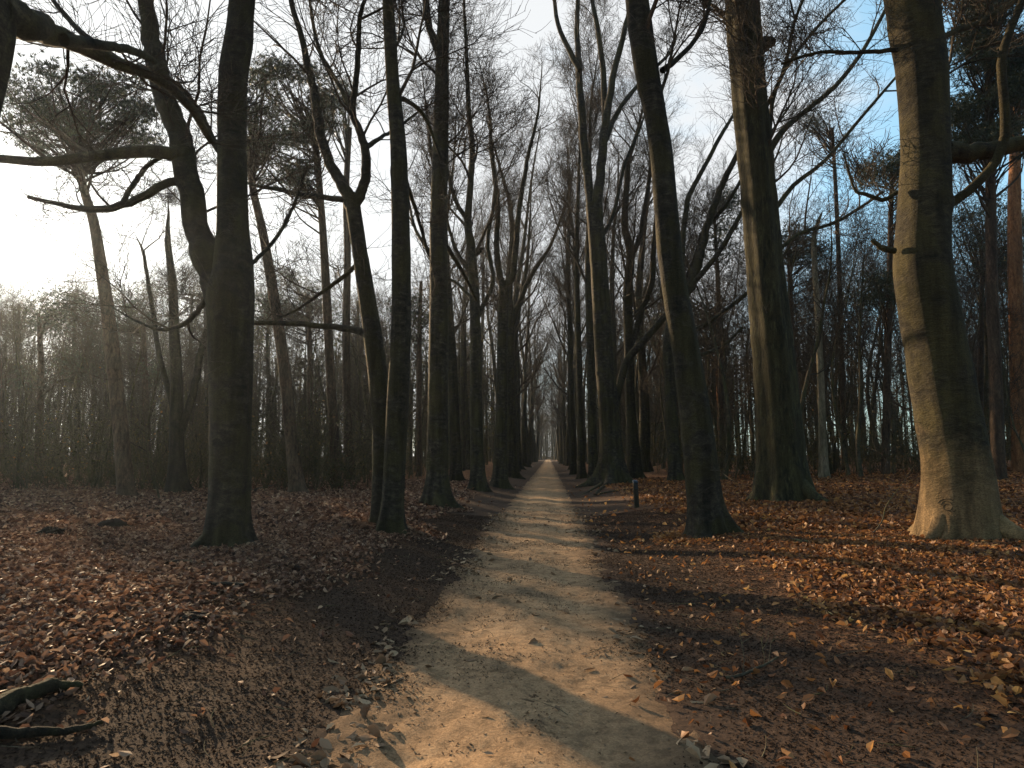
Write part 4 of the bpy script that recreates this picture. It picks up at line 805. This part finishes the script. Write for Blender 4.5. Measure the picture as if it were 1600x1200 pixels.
stick('fallen_branch', 'pale branch lying level in the leaves behind the marker post', [(930, 775), (955, 769), (985, 766), (1010, 765)], .035, .02, 'branch', 'thin', seed=10)
stick('fallen_branch', 'crooked branch on the left leaves between the stump and the forked beech', [(210, 812), (240, 808), (262, 806), (296, 798)], .03, .012, 'branch', 'dark', kids=4, seed=12)
stick('fallen_branch', 'dark fallen branch left of the leaning pine right of the forked beech', [(392, 770), (410, 764), (430, 760), (455, 762)], .07, .03, 'branch', 'dark', kids=4, seed=13)
def sapling(label, pix, D, r0, seed, kids=8):
    base = at(pix[0][0], pix[0][1], D)[0]; base[2] = float(ground_z(base[0], base[1])); root = empty('sapling', base); tag(root, label, 'sapling')
    P = np.array([at(x, y, D)[0] - base for x, y in pix]); P[0] = (0, 0, -.05); P = smooth_path(P, 18); R = np.linspace(r0, .004, 18)
    V, Q = tubes([(P, R)], lambda r: 7); mesh_obj('stem', V, Q, M['thin'], root); g = Grow(seed, lens=(1.4, .8, .5, .3), kids=(4, 3, 2, 0), minr=.0035); g.spawn([tuple(p) for p in P], list(R), 1.6, 0, .3, kids)
    V, Q = tubes(g.out, lambda r: 4); mesh_obj('twigs', V, Q, M['twig'], root); HERO.append((base[0], base[1]))
sapling('thin leaning twiggy sapling in front of the massive beech', [(1356, 842), (1378, 815), (1385, 790), (1410, 755), (1432, 722)], 10.8, .014, 61, 5)
sapling('slanting thin sapling left of the big forked beech', [(250, 780), (238, 730), (226, 670), (214, 620)], 20, .03, 62, 9)
sapling('bent grey sapling at the wood edge between the leaning beech and the ridged tree', [(1148, 722), (1156, 690), (1150, 650), (1165, 600)], 32, .04, 63, 9)
sapling('pale thin sapling at the wood edge left of the massive beech', [(1357, 720), (1364, 690), (1362, 640), (1366, 560)], 32, .04, 64, 9)
M['soil'] = bark('dark_mould', [(0.3, (0.008, 0.006, 0.004)), (0.6, (0.035, 0.022, 0.014))], (0.02, 0.016, 0.008), 0.5, (1, 1, 1), 30, 1.0, 0.03)
def lump(name, label, cat, x, y, rx, ry, rz, mat, seed, spikes=0.25):
    b = hit(x, y); n, m = 26, 14; th = np.arange(n) * 2 * math.pi / n; ph = np.linspace(-.5, math.pi / 2 - .02, m); r = np.random.default_rng(seed)
    T, Ph = np.meshgrid(th, ph); q = 1 + spikes * (np.cos(3 * T + seed) * .5 + np.cos(5 * T + 2 * Ph) * .4 + r.normal(0, .25, T.shape))
    V = np.stack([rx * np.cos(Ph) * np.cos(T) * q, ry * np.cos(Ph) * np.sin(T) * q, rz * np.sin(Ph) * (q * .6 + .4)], -1).reshape(-1, 3)
    i = np.arange(m - 1)[:, None]; j = np.arange(n)[None]; Q = np.stack([i * n + j, i * n + (j + 1) % n, (i + 1) * n + (j + 1) % n, (i + 1) * n + j], -1).reshape(-1, 4)
    V = np.vstack([V, [[0, 0, rz * .75]]]); k = len(V) - 1; o = (m - 1) * n; T3 = np.array([[o + a, o + (a + 1) % n, k] for a in range(n)])
    o = mesh_obj(name, V, Q, M[mat], None, tri=T3, loc=tuple(b)); tag(o, label, cat); return o
lump('tree_stump', 'low rotten dark stump on the left leaves, left of the forked beech', 'stump', 178, 824, .26, .2, .15, 'soil', 1, .3)
lump('tree_stump', 'small jagged dark stump left of the rotten one, nearest the left edge', 'stump', 82, 836, .2, .16, .12, 'soil', 2, .45)
lump('root_mound', 'dark rounded root mound where the leaf carpet ends left of the path', 'mound', 292, 966, .17, .13, .045, 'soil', 3, .3)

# marker post: tapered wooden post with a slanted top, a blue cap and a small plate
b = hit(995, 793); post = empty('marker_post', b); tag(post, 'short dark wooden marker post with a blue cap right of the path', 'post')
def box(name, x0, x1, y0, y1, z0, z1, m, parent, top=None, slope=0.0, bev=0.008):
    import bmesh
    bm = bmesh.new(); v = [bm.verts.new(c) for c in [(x0, y0, z0), (x1, y0, z0), (x1, y1, z0), (x0, y1, z0), (x0, y0, z1), (x1, y0, z1), (x1, y1, z1 + slope), (x0, y1, z1 + slope)]]
    for f in [(0, 3, 2, 1), (4, 5, 6, 7), (0, 1, 5, 4), (1, 2, 6, 5), (2, 3, 7, 6), (3, 0, 4, 7)]: bm.faces.new([v[i] for i in f])
    bmesh.ops.bevel(bm, geom=bm.edges[:], offset=bev, segments=2, affect='EDGES')
    me = bpy.data.meshes.new(name); bm.to_mesh(me); bm.free(); me.materials.append(m); o = bpy.data.objects.new(name, me); col.objects.link(o); o.parent = parent; return o
def plain(name, c, rough=0.6):
    m, nt, N, L, bb = new_mat(name); tc = N.new('ShaderNodeTexCoord'); n = noise(N, L, tc.outputs['Object'], 30, 5); r = ramp_node(N, [(.3, tuple(k * .6 for k in c)), (.7, c)]); L.new(n.outputs['Fac'], r.inputs[0]); L.new(r.outputs[0], bb.inputs['Base Color']); bb.inputs['Roughness'].default_value = rough; return m
blue = plain('blue_paint', (.012, .045, .085), .6)
box('shaft', -.058, .058, -.058, .058, -.25, .66, M['dark'], post); box('cap', -.062, .062, -.062, .062, .661, .72, blue, post, slope=.03); box('plate', -.042, .042, -.067, -.0595, .50, .64, plain('dark_blue_plate', (.008, .018, .03), .4), post, bev=.002)
post.rotation_euler = (0.0, math.radians(-2.5), math.radians(8))

# the haze that hangs between the trees
def haze():
    import bmesh
    V = np.array([(x, y, z) for z in (-2, 32) for y in (-60, 620) for x in (-480, 480)], float); Q = np.array([[0, 2, 3, 1], [4, 5, 7, 6], [0, 1, 5, 4], [2, 6, 7, 3], [0, 4, 6, 2], [1, 3, 7, 5]])
    m = bpy.data.materials.new('haze_air'); m.use_nodes = True; nt = m.node_tree; nt.nodes.clear(); o = nt.nodes.new('ShaderNodeOutputMaterial'); v = nt.nodes.new('ShaderNodeVolumePrincipled')
    v.inputs['Color'].default_value = (.75, .88, 1.0, 1); v.inputs['Density'].default_value = HAZE; v.inputs['Anisotropy'].default_value = .72; nt.links.new(v.outputs[0], o.inputs['Volume'])
    ob = mesh_obj('haze', V, Q, m, smooth=False); tag(ob, 'thin sunlit haze between the trees', kind='stuff')
HAZE = 0.0003
if HAZE: haze()
